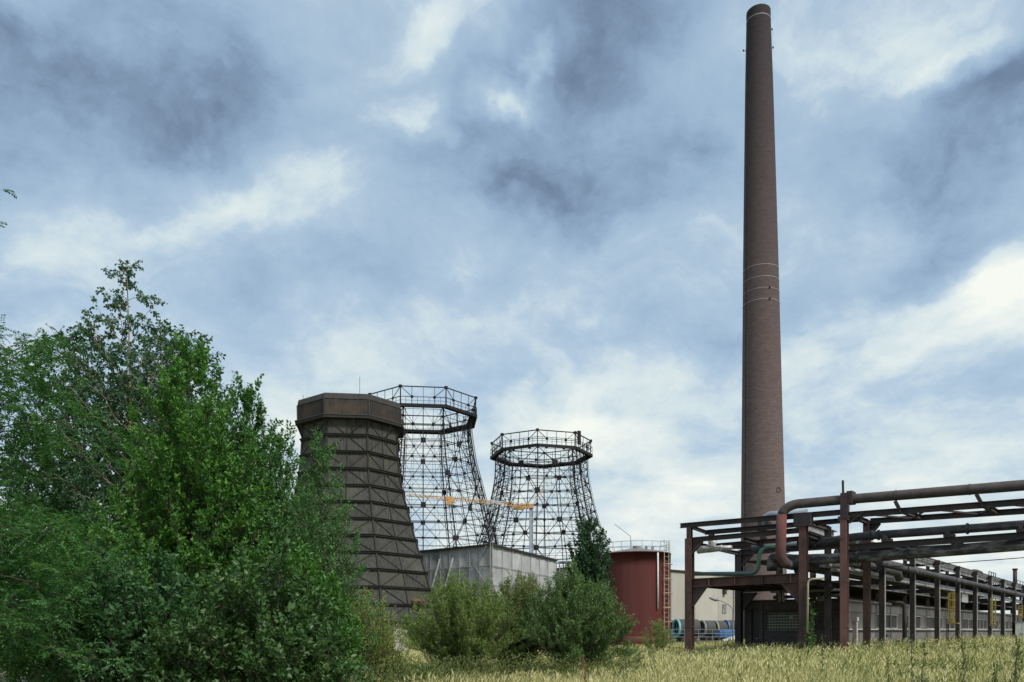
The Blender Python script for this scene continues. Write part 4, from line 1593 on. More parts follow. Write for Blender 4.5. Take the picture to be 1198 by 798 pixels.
# ------------------------------------------------------------------ workshop below the deck
def make_workshop():
    t = thing('workshop', 'long low workshop of grey panels and dark brick below the pipe bridge', 'building', O, RZ)
    WX, WY, WH, WE = -2.55, 7.95, 3.72, 97.0
    xl = -9.42
    n = 12
    # core
    b = MB()
    b.add([(WX - .3, WY + .3, 0), (WX - .3, WE, 0), (WX - .3, WE, WH), (WX - .3, WY + .3, WH)], [(0, 1, 2, 3)])
    b.slab([(xl, WY + .3, 0), (xl, WE, 0), (xl, WE, WH), (xl, WY + .3, WH)], (.2, 0, 0))
    b.build('inner_wall', MT['door'], t)
    MB().box(((xl + WX) / 2, (WY + WE) / 2, WH + .06), (WX - xl + .1, WE - WY + .1, .12)).build('roof', MT['dark'], t)
    # end wall of dark brick with openings (u from the left end)
    y = WY
    W = WX - xl
    def U(px):
        return loc(px, 700, y).x
    def Zp(px, py):
        return loc(px, py, y).z
    ops = [(U(879), U(888), -.3, Zp(884, 712)), (U(896), U(937.5), Zp(915, 737.5), Zp(915, 717)), (U(946), U(975), Zp(960, 737.5), Zp(960, 717.5))]
    xs = sorted([xl, WX] + [o[0] for o in ops] + [o[1] for o in ops])
    for x0, x1 in zip(xs, xs[1:]):
        op = [o for o in ops if abs(o[0] - x0) < 1e-6]
        if op:
            _, _, z0, z1 = op[0]
            if z0 > 0:
                MB().box(((x0 + x1) / 2, y + .15, z0 / 2), (x1 - x0, .3, z0)).build('brick_wall', MT['darkbrick'], t)
            b = MB().box(((x0 + x1) / 2, y + .15, (z1 + WH) / 2), (x1 - x0, .3, WH - z1))
        else:
            b = MB().box(((x0 + x1) / 2, y + .15, WH / 2), (x1 - x0 - .004, .3, WH))
        b.build('brick_wall', MT['darkbrick'], t)
    # door
    x0, x1, _, z1 = ops[0]
    d = MB().box(((x0 + x1) / 2, y + .2, z1 / 2), (x1 - x0 - .06, .06, z1 - .03)).build('door', MT['door'], t)
    MB().box((x1 - .2, y + .15, 1.1), (.14, .06, .04)).build('handle', MT['galv'], d)
    # pilaster beside the door, lintel band, coping
    MB().box((U(891), y - .04, WH / 2), (.22, .1, WH - .1)).build('pilaster', MT['darkbrick'], t)
    MB().box(((U(888) + WX) / 2, y - .05, Zp(920, 714.5)), (WX - U(888), .12, .14)).build('lintel', MT['dark'], t)
    MB().box(((xl + WX) / 2, y + .1, WH + .02), (W + .1, .5, .12)).build('coping', MT['dark'], t)
    # glass block windows: joined blocks in a mortar grid
    for wi, (x0, x1, z0, z1) in enumerate(ops[1:]):
        nx, nz = (12, 6) if wi == 0 else (8, 6)
        w = MB().box(((x0 + x1) / 2, y + .16, (z0 + z1) / 2), (x1 - x0, .06, z1 - z0)).build('window', MT['mortar' if wi == 0 else 'dark'], t)
        g = MB()
        for i in range(nx):
            for j in range(nz):
                a0, a1 = x0 + (x1 - x0) * (i + .17) / nx, x0 + (x1 - x0) * (i + .83) / nx
                b0, b1 = z0 + (z1 - z0) * (j + .17) / nz, z0 + (z1 - z0) * (j + .83) / nz
                if random.random() < .06:
                    continue
                g.box(((a0 + a1) / 2, y + .12, (b0 + b1) / 2), (a1 - a0, .05, b1 - b0))
        g = g.build('glass_blocks', MT['glass'] if True else MT['glassblock'], w)
        g['kind'] = 'stuff'
    # long side: panels, window bands, piers
    x = WX
    for k in range(n):
        y0, y1 = WY + k * BAY if k else WY + .02, WY + (k + 1) * BAY - (.4 if k == 0 else 0)
        y0 = BAY * (k + 1) + (.45 if k == 0 else .03)
        y1 = BAY * (k + 2) - .03
        if y1 > WE:
            break
        def panel(a, c, z0, z1, nm='wall_panel', m='panel', dx=0.0):
            MB().box((x - .12 + dx, (a + c) / 2, (z0 + z1) / 2), (.24, c - a, z1 - z0)).build(nm, MT[m], t)
        sill, head = 1.72, 2.92
        panel(y0, (y0 + y1) / 2 - .015, 0, sill - .02)
        panel((y0 + y1) / 2 + .015, y1, 0, sill - .02)
        panel(y0, y1, head + .03, WH - .06)
        MB().box((x + .03, (y0 + y1) / 2, sill + .03), (.3, y1 - y0, .08)).build('sill', MT['frame'], t)
        if k == 0:
            panel(y0, y0 + (y1 - y0) * .45, sill + .09, head)
            panel(y0 + (y1 - y0) * .455, y1, sill + .09, head)
            continue
        w0, w1 = y0 + .35, y1 - (1.3 if k in (1, 2) else .7)
        panel(y0, w0 - .02, sill + .09, head)
        panel(w1 + .02, y1, sill + .09, head)
        # window: outer frame with mullions, panes set back
        fr = MB()
        z0, z1 = sill + .09, head
        fr.box((x - .06, (w0 + w1) / 2, z0 + .03), (.1, w1 - w0, .06)).box((x - .06, (w0 + w1) / 2, z1 - .03), (.1, w1 - w0, .06))
        cuts = [0, .68, 1] if k == 1 else ([0, .55, 1] if k % 2 else [0, .33, .66, 1])
        for c in cuts:
            yy = w0 + (w1 - w0) * c
            fr.box((x - .06, min(max(yy, w0 + .03), w1 - .03), (z0 + z1) / 2), (.1, .07, z1 - z0 - .12))
        fr = fr.build('window', MT['frame'], t)
        for c0, c1 in zip(cuts, cuts[1:]):
            MB().box((x - .12, w0 + (w1 - w0) * (c0 + c1) / 2, (z0 + z1) / 2), (.03, (w1 - w0) * (c1 - c0) - .09, z1 - z0 - .13)).build('pane', MT['glass'], fr)
    # gutter under the roof
    MB().tube([(WX + .1, WY, WH - .02), (WX + .1, WE, WH - .02)], .07, 8).build('gutter', MT['pipe_grey'], t)


make_workshop()


def make_yard_things():
    V = Vector
    # pale pillar beside the tall post
    p = locx(1000.5, HOR, -1.9)
    t = thing('concrete_pillar', 'short pale square pillar against the workshop right of the tall red post', 'pillar', O + Vector((CA * p.x - SA * p.y, SA * p.x + CA * p.y, 0)), RZ)
    MB().box((0, 0, 1.15), (.26, .3, 2.3)).build('shaft', MT['pale'], t)
    MB().box((0, 0, 2.42), (.36, .4, .26)).build('cap', MT['pale'], t)
    # brown standpipe
    p = locx(1058.5, HOR, -1.5)
    t = thing('standpipe', 'brown upright pipe bending into the workshop wall above a dark pump', 'pipe', O + Vector((CA * p.x - SA * p.y, SA * p.x + CA * p.y, 0)), RZ)
    MB().tube(fillet([(0, 0, .9), (0, 0, 3.75), (-1.2, 0, 3.8)], .35), .17, 12).build('pipe_run', MT['pipe_brown'], t, True)
    b = MB().tube([(0, 0, 0), (0, 0, .55), (0, 0, .6), (0, 0, 1.05)], [.34, .34, .26, .2], 12)
    b.tube([(-.55, 0, .7), (.2, 0, .7)], .24, 12)
    b.build('pump', MT['skel'], t, True)
    MB().tube([(.1, -.28, .95), (.1, -.42, .95)], .12, 10).build('gauge', MT['galv'], t)
    MB().tube([(.28, .05, 0), (.28, .05, 3.6)], .05, 6).build('conduit_lit_edge', MT['galv'], t)
    # valve box on a stick
    p = locx(1036, HOR, -1.4)
    t = thing('valve_stand', 'small dark valve stand between the second and third row posts', 'valve', O + Vector((CA * p.x - SA * p.y, SA * p.x + CA * p.y, 0)), RZ)
    MB().tube([(0, 0, 0), (0, 0, 1.2)], .05, 6).build('stand', MT['dark'], t)
    MB().box((0, 0, 1.3), (.3, .5, .2)).box((0, 0, .95), (.2, .4, .1)).build('valve_head', MT['dark'], t)
    # yellow caged ladders
    def cage(px, ytop, ybot, w, label, lx=.75):
        p, q = locx(px, ytop, lx), locx(px, ybot, lx)
        t = thing('caged_ladder', label, 'ladder', O + Vector((CA * p.x - SA * p.y, SA * p.x + CA * p.y, 0)), RZ, 'yellow caged ladders')
        h = w / 2
        for sy in (-h, h):
            MB().beam((-.2, sy, q.z), (-.2, sy, p.z), .06, .06).build('stile', MT['yellow'], t)
        for i in range(12):
            z = q.z + (p.z - q.z) * (i + .5) / 12
            MB().beam((-.2, -h, z), (-.2, h, z), .035, .035).build('rung', MT['yellow'], t)
        for i in range(5):
            z = q.z + .1 + (p.z - q.z - .1) * i / 4
            MB().tube([(-.2 + .42 * math.sin(a), h * 1.1 * math.cos(a), z) for a in np.linspace(0, PI, 9)], .03, 5).build('hoop', MT['yellow'], t)
        for a in (.5, 1.1, 1.6, 2.1, 2.7):
            x, y = -.2 + .42 * math.sin(a), h * 1.1 * math.cos(a)
            MB().beam((x, y, q.z), (x, y, p.z), .07, .03).build('cage_strap', MT['yellow'], t)
        MB().box((.1, 0, q.z - .05), (.8, w * 1.5, .06)).build('landing', MT['yellow'], t)
        for sy in (-h, h):
            MB().beam((-.3, sy, 0), (-.3, sy, q.z - .08), .06, .06).build('leg', MT['dark'], t)
        return t
    cage(1113.5, 694, 728.5, .5, 'nearest yellow caged ladder, standing between two row posts')
    cage(1162, 700, 731, .4, 'narrow yellow caged ladder in the middle of the three')
    cage(1194, 709, 722, .6, 'short yellow caged ladder above the white cabinet')
    # white cabinet at the far right
    p = locx(1196, HOR, .9)
    t = thing('switch_cabinet', 'white switch cabinet at the far end of the post row', 'cabinet', O + Vector((CA * p.x - SA * p.y, SA * p.x + CA * p.y, 0)), RZ)
    MB().box((0, 0, 1.35), (1.2, 1.3, 2.5)).build('housing', MT['whitewash'], t)
    for sx in (-.3, .3):
        d = MB().box((sx, -.66, 1.35), (.55, .03, 2.3)).build('door', MT['whitewash'], t)
        MB().box((sx + (.2 if sx < 0 else -.2), -.69, 1.3), (.04, .04, .2)).build('handle', MT['dark'], d)
    MB().box((0, 0, .06), (1.3, 1.4, .12)).build('plinth', MT['pale'], t)
    MB().box((0, 0, 2.64), (1.32, 1.42, .08)).build('roof', MT['galv'], t)
    # scrap against the wall
    p = locx(1127, HOR, -1.3)
    t = thing('scrap_frame', 'pale bent metal frame leaning on the workshop wall behind the posts', 'scrap', O + Vector((CA * p.x - SA * p.y, SA * p.x + CA * p.y, 0)), RZ)
    MB().tube(fillet([(0, -.8, .1), (-.4, -.7, 1.6), (-.4, .5, 1.5), (.1, .8, .1)], .3), .05, 6).build('bent_tube', MT['galv'], t)
    MB().beam((-.2, -.75, .9), (-.2, .65, .8), .05, .1).build('bar', MT['galv'], t)
    MB().box((.2, 0, .35), (.5, 1.6, .08), .1).build('plate', MT['pale'], t)
    # grey hood hanging on the girder
    p = locx(1128.5, 700, -.3)
    t = MB().box((0, 0, p.z), (.1, 2.6, .75)).build('sign_plate', MT['galv'], None, False, O + Vector((CA * p.x - SA * p.y, SA * p.x + CA * p.y, 0)), RZ)
    tag(t, 'blank pale metal plate fixed between two row posts', 'plate')
    # railings and stub stack on the far upper deck
    def deckrail(px, lx, L, label):
        p = locx(px, 680, lx)
        t = thing('deck_railing', label, 'railing', O + Vector((CA * p.x - SA * p.y, SA * p.x + CA * p.y, 6.9)), RZ, 'railings on the upper deck')
        for i in range(4):
            MB().beam((0, L * i / 3, 0), (0, L * i / 3, 1.9), .08, .08).build('rail_post', MT['dark'], t)
            MB().beam((-1.4, L * i / 3, 0), (-1.4, L * i / 3, 1.9), .08, .08).build('rail_post', MT['dark'], t)
        for z in (1.2, 1.88):
            MB().beam((0, 0, z), (0, L, z), .06, .06).build('rail', MT['dark'], t)
            MB().beam((-1.4, 0, z), (-1.4, L, z), .06, .06).build('rail', MT['dark'], t)
    deckrail(1157, -3.0, 4.5, 'railing on the upper deck nearer the tall post')
    deckrail(1190, -3.0, 8.0, 'railing on the upper deck beside the stub stack')
    p = locx(1187.5, 680, -2.8)
    t = thing('stub_stack', 'thin dark stub stack on the far upper deck', 'stack', O + Vector((CA * p.x - SA * p.y, SA * p.x + CA * p.y, 6.9)), RZ)
    MB().tube([(0, 0, 0), (0, 0, 3.1)], .26, 12).build('pipe_run', MT['dark'], t, True)
    MB().tube([(0, 0, 3.1), (0, 0, 3.3)], .34, 12).build('cap', MT['dark'], t)
    MB().beam((-.1, 0, .8), (-.1, -9, .8), .3, .3).build('branch', MT['dark'], t)
    p = locx(1140, 680, -3.2)
    t = thing('vent_cowl', 'rounded dark vent cowl on the upper deck above the row posts', 'vent', O + Vector((CA * p.x - SA * p.y, SA * p.x + CA * p.y, 6.9)), RZ)
    MB().lathe([(.9, 0), (1.0, .9), (.8, 1.4), (.3, 1.65), (.02, 1.7)], 18).build('hood', MT['dark'], t, True)
    MB().lathe([(1.05, .35), (1.08, .4), (1.08, .6), (1.05, .65)], 18).build('band', MT['dark'], t)
    # rusty angle frame in the weeds on the left
    p = at(457, HOR, 26)
    t = thing('rusty_frame', 'small rusty angle iron frame standing in the weeds below the clad tower', 'frame', (p.x, 26, 0), math.radians(-8))
    z = EYE + (HOR - 763.5) * 26 / F
    MB().beam((-.3, 0, z), (.3, 0, z + .01), .08, .08).build('top_bar', MT['rust'], t)
    MB().beam((-.27, 0, -.1), (-.27, 0, z + .04), .1, .1, (0, 1, 0)).build('leg', MT['rust'], t)
    MB().beam((.27, 0, -.1), (.27, 0, z - .045), .1, .1, (0, 1, 0)).build('leg', MT['rust'], t)
    MB().box((-.45, .3, z - .25), (.07, .07, .7)).build('stake', MT['dark'], t)
    p = at(470, 752, 60)
    o = MB().box((0, 0, .9), (1.2, .6, 1.8), .1).build('concrete_block', MT['pale'], None, False, (p.x, 60, 0))
    tag(o, 'pale upright concrete block at the foot of the clad tower', 'block')


make_yard_things()


# ------------------------------------------------------------------ vegetation
def fast_mesh(name, verts, tris, material, tint=None, per_poly=3):
    """mesh from numpy arrays; tris (n,3)"""
    me = bpy.data.meshes.new(name)
    nv, nt = len(verts), len(tris)
    me.vertices.add(nv)
    me.vertices.foreach_set('co', np.ascontiguousarray(verts, dtype=np.float32).ravel())
    me.loops.add(nt * 3)
    me.loops.foreach_set('vertex_index', np.ascontiguousarray(tris, dtype=np.int32).ravel())
    me.polygons.add(nt)
    me.polygons.foreach_set('loop_start', np.arange(0, nt * 3, 3, dtype=np.int32))
    if tint is not None:
        a = me.attributes.new('tint', 'FLOAT', 'POINT')
        a.data.foreach_set('value', np.ascontiguousarray(tint, dtype=np.float32))
    me.materials.append(material)
    me.update(calc_edges=True)
    return me


def unit(a):
    return a / np.maximum(np.linalg.norm(a, axis=-1, keepdims=True), 1e-9)


def leaf_arrays(P, D, L, wr, rng, tint, fold=0.25, flat=0.5):
    """folded diamond leaves: P base points, D directions, L lengths"""
    n = len(P)
    D = unit(D)
    # leaf plane normal: partly up, partly random
    N = rng.normal(size=(n, 3))
    N = unit(N) + np.array([0, 0, 1.0]) * flat * 2
    S = unit(np.cross(D, N))
    N = unit(np.cross(S, D))
    w = (L * wr)[:, None] * 0.5
    L = L[:, None]
    base = P
    mid = P + D * L * 0.45
    left = mid + S * w + N * w * fold
    right = mid - S * w + N * w * fold
    tip = P + D * L - N * L * 0.12
    V = np.stack([base, right, tip, left], 1).reshape(-1, 3)
    i = np.arange(n)[:, None] * 4
    T = np.concatenate([i + np.array([[0, 1, 2]]), i + np.array([[0, 2, 3]])], 1).reshape(-1, 3)
    return V, T, np.repeat(tint, 4)


class Plant:
    def __init__(s, seed):
        s.rng = np.random.default_rng(seed)
        s.wood = MB()
        s.P, s.D, s.L, s.T = [], [], [], []

    def curve(s, a, b, sag, n=6, jit=0.03):
        a, b = np.array(a, float), np.array(b, float)
        t = np.linspace(0, 1, n)[:, None]
        p = a + (b - a) * t
        ln = np.linalg.norm(b - a)
        p[:, 2] += sag * ln * 4 * (t * (1 - t))[:, 0]
        p[1:-1] += s.rng.normal(size=(n - 2, 3)) * jit * ln
        return p

    def tube(s, p, r0, r1, n=4):
        s.wood.tube([Vector(q) for q in p], list(np.linspace(r0, r1, len(p))), n, caps=False)

    def leaves_along(s, p, n, size, up, spread, u0=0.15, jit=0.02, tint=None):
        """alternate leaves along polyline p"""
        rng = s.rng
        u = np.sort(rng.uniform(u0, 1.0, n))
        m = len(p) - 1
        i = np.minimum((u * m).astype(int), m - 1)
        f = (u * m - i)[:, None]
        q = p[i] * (1 - f) + p[i + 1] * f
        d = unit(p[i + 1] - p[i])
        side = unit(np.cross(d, rng.normal(size=(n, 3))))
        D = d * 0.55 + side * spread + np.array([0, 0, up])
        s.P.append(q + rng.normal(size=(n, 3)) * jit)
        s.D.append(D)
        s.L.append(size * rng.uniform(0.6, 1.25, n))
        t0 = rng.uniform(0.25, 0.75) if tint is None else tint
        s.T.append(np.clip(t0 + rng.normal(size=n) * 0.16, 0, 1))

    def pinnate(s, p, size, npair=7, tint=.5):
        """compound leaf: rhachis p with paired leaflets"""
        rng = s.rng
        m = len(p) - 1
        u = np.repeat(np.linspace(.18, 1, npair), 2)
        i = np.minimum((u * m).astype(int), m - 1)
        f = (u * m - i)[:, None]
        q = p[i] * (1 - f) + p[i + 1] * f
        d = unit(p[i + 1] - p[i])
        side = unit(np.cross(d, np.array([0, 0, 1.0]) + rng.normal(size=3) * .25))
        sg = np.tile([1.0, -1.0], npair)[:, None]
        s.P.append(q)
        s.D.append(d * .45 + side * sg + np.array([0, 0, -.12]) + rng.normal(size=(2 * npair, 3)) * .1)
        s.L.append(size * rng.uniform(.8, 1.15, 2 * npair))
        s.T.append(np.clip(tint + rng.normal(size=2 * npair) * .1, 0, 1))

    def shoot(s, a, d, ln, spec, depth):
        """side branch with sub twigs and leaves"""
        rng = s.rng
        d = d / np.linalg.norm(d)
        b = a + d * ln
        b[2] += spec['lift'] * ln
        p = s.curve(a, b, spec['sag'], 5, 0.04)
        if depth == 0 or ln < spec['twig'] * 1.1:
            if spec.get('pinnate'):
                t0 = rng.uniform(.25, .75)
                for _ in range(spec['nl']):
                    u = rng.uniform(.1, 1)
                    i = min(int(u * 4), 3)
                    q = p[i] + (p[i + 1] - p[i]) * (u * 4 - i)
                    dd = unit(d * .5 + rng.normal(size=3) * .6 + np.array([0, 0, .1]))
                    l2 = spec['frond'] * rng.uniform(.7, 1.2)
                    r = s.curve(q, q + dd * l2 + np.array([0, 0, -.25 * l2]), .12, 4, 0.01)
                    s.pinnate(r, spec['size'], 7, t0)
            else:
                s.leaves_along(p, spec['nl'], spec['size'], spec['lup'], spec['lspread'], 0.1, spec.get('jit', .02))
            if spec.get('twigs', True) and rng.uniform() < spec.get('twp', .6):
                s.tube(p[::2], spec.get('tr', .004), spec.get('tr', .004) * .5, 3)
            return
        s.tube(p[::2], ln * .010 + .003, .003, 3)
        k = max(2, int(ln / spec['gap']))
        for j in range(k):
            u = (j + rng.uniform(.2, .8)) / k * .85 + .15
            i = min(int(u * 4), 3)
            q = p[i] + (p[i + 1] - p[i]) * (u * 4 - i)
            tang = unit(p[i + 1] - p[i])
            dd = tang * spec['fwd'] + unit(rng.normal(size=3)) * spec['rnd'] + np.array([0, 0, spec['tup']])
            s.shoot(q, dd, spec['twig'] * rng.uniform(.7, 1.2) if depth == 1 else ln * rng.uniform(.3, .5), spec, depth - 1)
        # leading shoot
        s.shoot(p[-1], unit(p[-1] - p[-2]) + np.array([0, 0, spec['tup'] * .5]), spec['twig'], spec, 0)

    def finish(s, t, bark, leafm, wr, flat=.5, fold=.25, crown='crown', trunk='trunk'):
        if s.wood.v:
            s.wood.build(trunk, bark, t, smooth=True, fix=False)
        P, D, L, T = (np.concatenate(a) for a in (s.P, s.D, s.L, s.T))
        V, F_, tt = leaf_arrays(P, D, L, wr, s.rng, T, fold, flat)
        link(crown, fast_mesh(crown, V, F_, leafm, tt), t)
        return len(P)


NLEAF = {}


def tree(name, label, cat, px, Y, H, env, spec, leafm, bark, seed, lean=(0, 0), trunk_r=.06, t0=.1, n=60, wr=.5, rise=.12, group=None,
         flat=.5, base_dz=0.0):
    """env: list of (relative height, radius)"""
    x = (px - 599) / F * Y
    group = group or {'broadleaf_tree': 'fresh green trees on the left', 'dark_tree': 'dark trees behind the birch', 'dogwood_bush': 'dogwood bushes under the trees', 'elder_bush': 'elder bushes under the trees', 'weedy_bush': 'weedy bushes below the clad tower', 'willow_bush': 'willow bushes in the middle of the meadow'}.get(name)
    t = thing(name, label, cat, (x, Y, float(ground_z(np.array(x), np.array(Y))) + base_dz), group=group)
    pl = Plant(seed)
    rng = pl.rng
    hs, rs = [e[0] for e in env], [e[1] for e in env]
    # trunk
    m = 14
    tz = np.linspace(0, 1, m)
    tp = np.stack([lean[0] * tz ** 1.3, lean[1] * tz ** 1.3, tz * H], 1)
    tp[1:-1, :2] += np.cumsum(rng.normal(size=(m - 2, 2)) * .018, 0) * (H / 8)
    pl.tube(tp, trunk_r, .006, 7)
    def tr(u):
        f = np.clip(u, 0, 1) * (m - 1)
        i = min(int(f), m - 2)
        return tp[i] + (tp[i + 1] - tp[i]) * (f - i)
    az = rng.uniform(0, 6.28)
    for k in range(n):
        u = t0 + (1 - t0) * ((k + rng.uniform(0, .9)) / n) ** .85
        R = float(np.interp(u, hs, rs)) * rng.uniform(.72, 1.12)
        az += 2.4 + rng.normal() * .35
        a = tr(u - rise * min(1, R) * (1 if u < .9 else .3))
        b = tr(u) + np.array([math.cos(az) * R, math.sin(az) * R, 0])
        if spec.get('droop'):
            b[2] -= spec['droop'] * R
        ln = np.linalg.norm(b - a)
        p = pl.curve(a, b, spec['psag'], 7, .03)
        pl.tube(p, max(.008, trunk_r * .33 * (1 - u * .75)), .005, 4)
        kk = max(3, int(ln / spec['pgap']))
        for j in range(kk):
            v = .18 + .82 * (j + rng.uniform(.1, .9)) / kk
            i = min(int(v * 6), 5)
            q = p[i] + (p[i + 1] - p[i]) * (v * 6 - i)
            tang = unit(p[i + 1] - p[i])
            dd = tang * spec['fwd'] + unit(rng.normal(size=3)) * spec['rnd'] + np.array([0, 0, spec['tup']])
            pl.shoot(q, dd, spec['second'] * rng.uniform(.6, 1.25) * (.45 + .55 * min(1, ln)), spec, 1)
        pl.shoot(p[-1], unit(p[-1] - p[-2]) + np.array([0, 0, spec['tup']]), spec['second'] * .7, spec, 1)
    pl.shoot(tp[-2], np.array([lean[0] * .1, 0, 1.0]), H * .04 + .15, dict(spec, sag=0, lift=0), 1)
    NLEAF[label] = pl.finish(t, bark, leafm, wr, flat)
    return t


def shrub(name, label, cat, px, Y, H, Rx, spec, leafm, bark, seed, n=34, wild=0, wr=.5, dome=.75, group=None, flat=.5, stem_r=.02, Ry=None, u0=.25):
    """many stems from one stool, tips on a dome"""
    x = (px - 599) / F * Y
    group = group or {'broadleaf_tree': 'fresh green trees on the left', 'dark_tree': 'dark trees behind the birch', 'dogwood_bush': 'dogwood bushes under the trees', 'elder_bush': 'elder bushes under the trees', 'weedy_bush': 'weedy bushes below the clad tower', 'willow_bush': 'willow bushes in the middle of the meadow'}.get(name)
    t = thing(name, label, cat, (x, Y, float(ground_z(np.array(x), np.array(Y)))), group=group)
    pl = Plant(seed)
    rng = pl.rng
    Ry = Ry or Rx
    for k in range(n):
        az = k * 2.4 + rng.normal() * .3
        rr = math.sqrt((k + .5) / n) * rng.uniform(.85, 1.08)
        h = H * (1 - (rr ** 2.2) * dome) * rng.uniform(.82, 1.04)
        a = np.array([math.cos(az) * rr * Rx * .25, math.sin(az) * rr * Ry * .25, 0])
        b = np.array([math.cos(az) * rr * Rx, math.sin(az) * rr * Ry, max(.25, h)])
        ln = np.linalg.norm(b - a)
        p = pl.curve(a, b, .06, 8, .02)
        pl.tube(p, stem_r * rng.uniform(.7, 1.3), .004, 4)
        kk = max(4, int(ln / spec['pgap']))
        for j in range(kk):
            v = u0 + (1 - u0) * (j + rng.uniform(.1, .9)) / kk
            i = min(int(v * 7), 6)
            q = p[i] + (p[i + 1] - p[i]) * (v * 7 - i)
            tang = unit(p[i + 1] - p[i])
            dd = tang * spec['fwd'] + unit(rng.normal(size=3)) * spec['rnd'] + np.array([0, 0, spec['tup']])
            pl.shoot(q, dd, spec['second'] * rng.uniform(.6, 1.25), spec, 1)
        pl.shoot(p[-1], unit(p[-1] - p[-2]) + np.array([0, 0, spec['tup']]), spec['second'] * .9, spec, 1)
    for k in range(wild):
        az, rr = rng.uniform(0, 6.28), math.sqrt(rng.uniform()) * .95
        h = H * (1 - (rr ** 2.2) * dome) * rng.uniform(1.02, 1.22) + .1
        b = np.array([math.cos(az) * rr * Rx * 1.12, math.sin(az) * rr * Ry * 1.12, h])
        a = np.array([b[0] * .55, b[1] * .55, h * .45])
        p = pl.curve(a, b, .05, 8, .02)
        pl.tube(p, .012, .003, 3)
        for v in np.linspace(.3, .98, 9):
            i = min(int(v * 7), 6)
            q = p[i] + (p[i + 1] - p[i]) * (v * 7 - i)
            dd = unit(p[i + 1] - p[i]) + unit(rng.normal(size=3)) * .5
            pl.shoot(q, dd, spec['twig'] * rng.uniform(.6, 1.1) * (1.3 - v * .6), spec, 0)
    NLEAF[label] = pl.finish(t, bark, leafm, wr, flat, crown='foliage', trunk='stems')
    return t


def st(*cols):
    return [(i / (len(cols) - 1), c) for i, c in enumerate(cols)]


LM = {}
LM['birch'] = leaf_mat('birch_leaf', st((0.029, 0.065, 0.034), (0.055, 0.122, 0.062), (0.094, 0.179, 0.086)), .28)
LM['ash'] = leaf_mat('fresh_leaf', st((0.035, 0.100, 0.025), (0.074, 0.202, 0.037), (0.162, 0.321, 0.055)), .33)
LM['poplarish'] = leaf_mat('mid_green_leaf', st((0.037, 0.096, 0.033), (0.070, 0.173, 0.049), (0.141, 0.277, 0.075)), .3)
LM['dark'] = leaf_mat('blue_green_leaf', st((0.029, 0.077, 0.034), (0.054, 0.134, 0.049), (0.095, 0.192, 0.067)), .3)
LM['robinia'] = leaf_mat('robinia_leaf', st((0.033, 0.097, 0.035), (0.064, 0.166, 0.051), (0.121, 0.246, 0.072)), .36)
LM['dogwood'] = leaf_mat('grey_green_leaf', st((.026, .07, .02), (.055, .125, .034), (.13, .21, .08)), .3, .45, .4)
LM['willow'] = leaf_mat('willow_leaf', st((0.095, 0.155, 0.045), (0.185, 0.262, 0.08), (0.30, 0.36, 0.145)), .4, .5)
LM['willow_brown'] = leaf_mat('yellow_willow_leaf', st((0.111, 0.145, 0.051), (0.187, 0.221, 0.085), (0.272, 0.297, 0.136)), .4, .5)
LM['olive'] = leaf_mat('dark_olive_leaf', st((0.057, 0.115, 0.040), (0.110, 0.189, 0.065), (0.200, 0.288, 0.114)), .35, .5)
LM['yellowish'] = leaf_mat('yellow_green_leaf', st((0.123, 0.176, 0.044), (0.220, 0.273, 0.070), (0.352, 0.370, 0.132)), .38)
LM['tower_poplar'] = leaf_mat('poplar_leaf', st((0.020, 0.055, 0.027), (0.037, 0.093, 0.042), (0.061, 0.129, 0.055)), .25)

S_LEAFY = dict(lift=.25, sag=.04, twig=.20, gap=.10, fwd=.75, rnd=.75, tup=.42, nl=15, size=.098, twp=.2, lup=.22, lspread=.75, psag=-.02, pgap=.20, second=.42)
S_BIRCH = dict(lift=-.25, sag=.05, twig=.20, gap=.105, fwd=.7, rnd=.8, tup=-.05, nl=15, size=.068, twp=.2, lup=-.35, lspread=.7, psag=.03, pgap=.16, second=.42)
S_DARK = dict(lift=-.1, sag=.05, twig=.26, gap=.14, fwd=.7, rnd=.9, tup=.0, nl=16, size=.108, twp=.1, lup=-.15, lspread=.8, psag=.05, pgap=.20, second=.5)
S_ROB = dict(lift=-.05, sag=.04, twig=.3, gap=.2, fwd=.7, rnd=.9, tup=.08, nl=4, size=.055, twp=.3, lup=0, lspread=.8, psag=.06, pgap=.2, second=.45, pinnate=True, frond=.24)
S_DOG = dict(lift=.1, sag=.03, twig=.16, gap=.12, fwd=.8, rnd=.7, tup=.28, nl=12, size=.10, twp=.2, lup=.1, lspread=.8, psag=.0, pgap=.17, second=.34)
S_WIL = dict(lift=.22, sag=.06, twig=.24, gap=.12, fwd=.9, rnd=.62, tup=.28, nl=16, size=.12, twp=.12, lup=.05, lspread=.55, psag=.0, pgap=.17, second=.48)


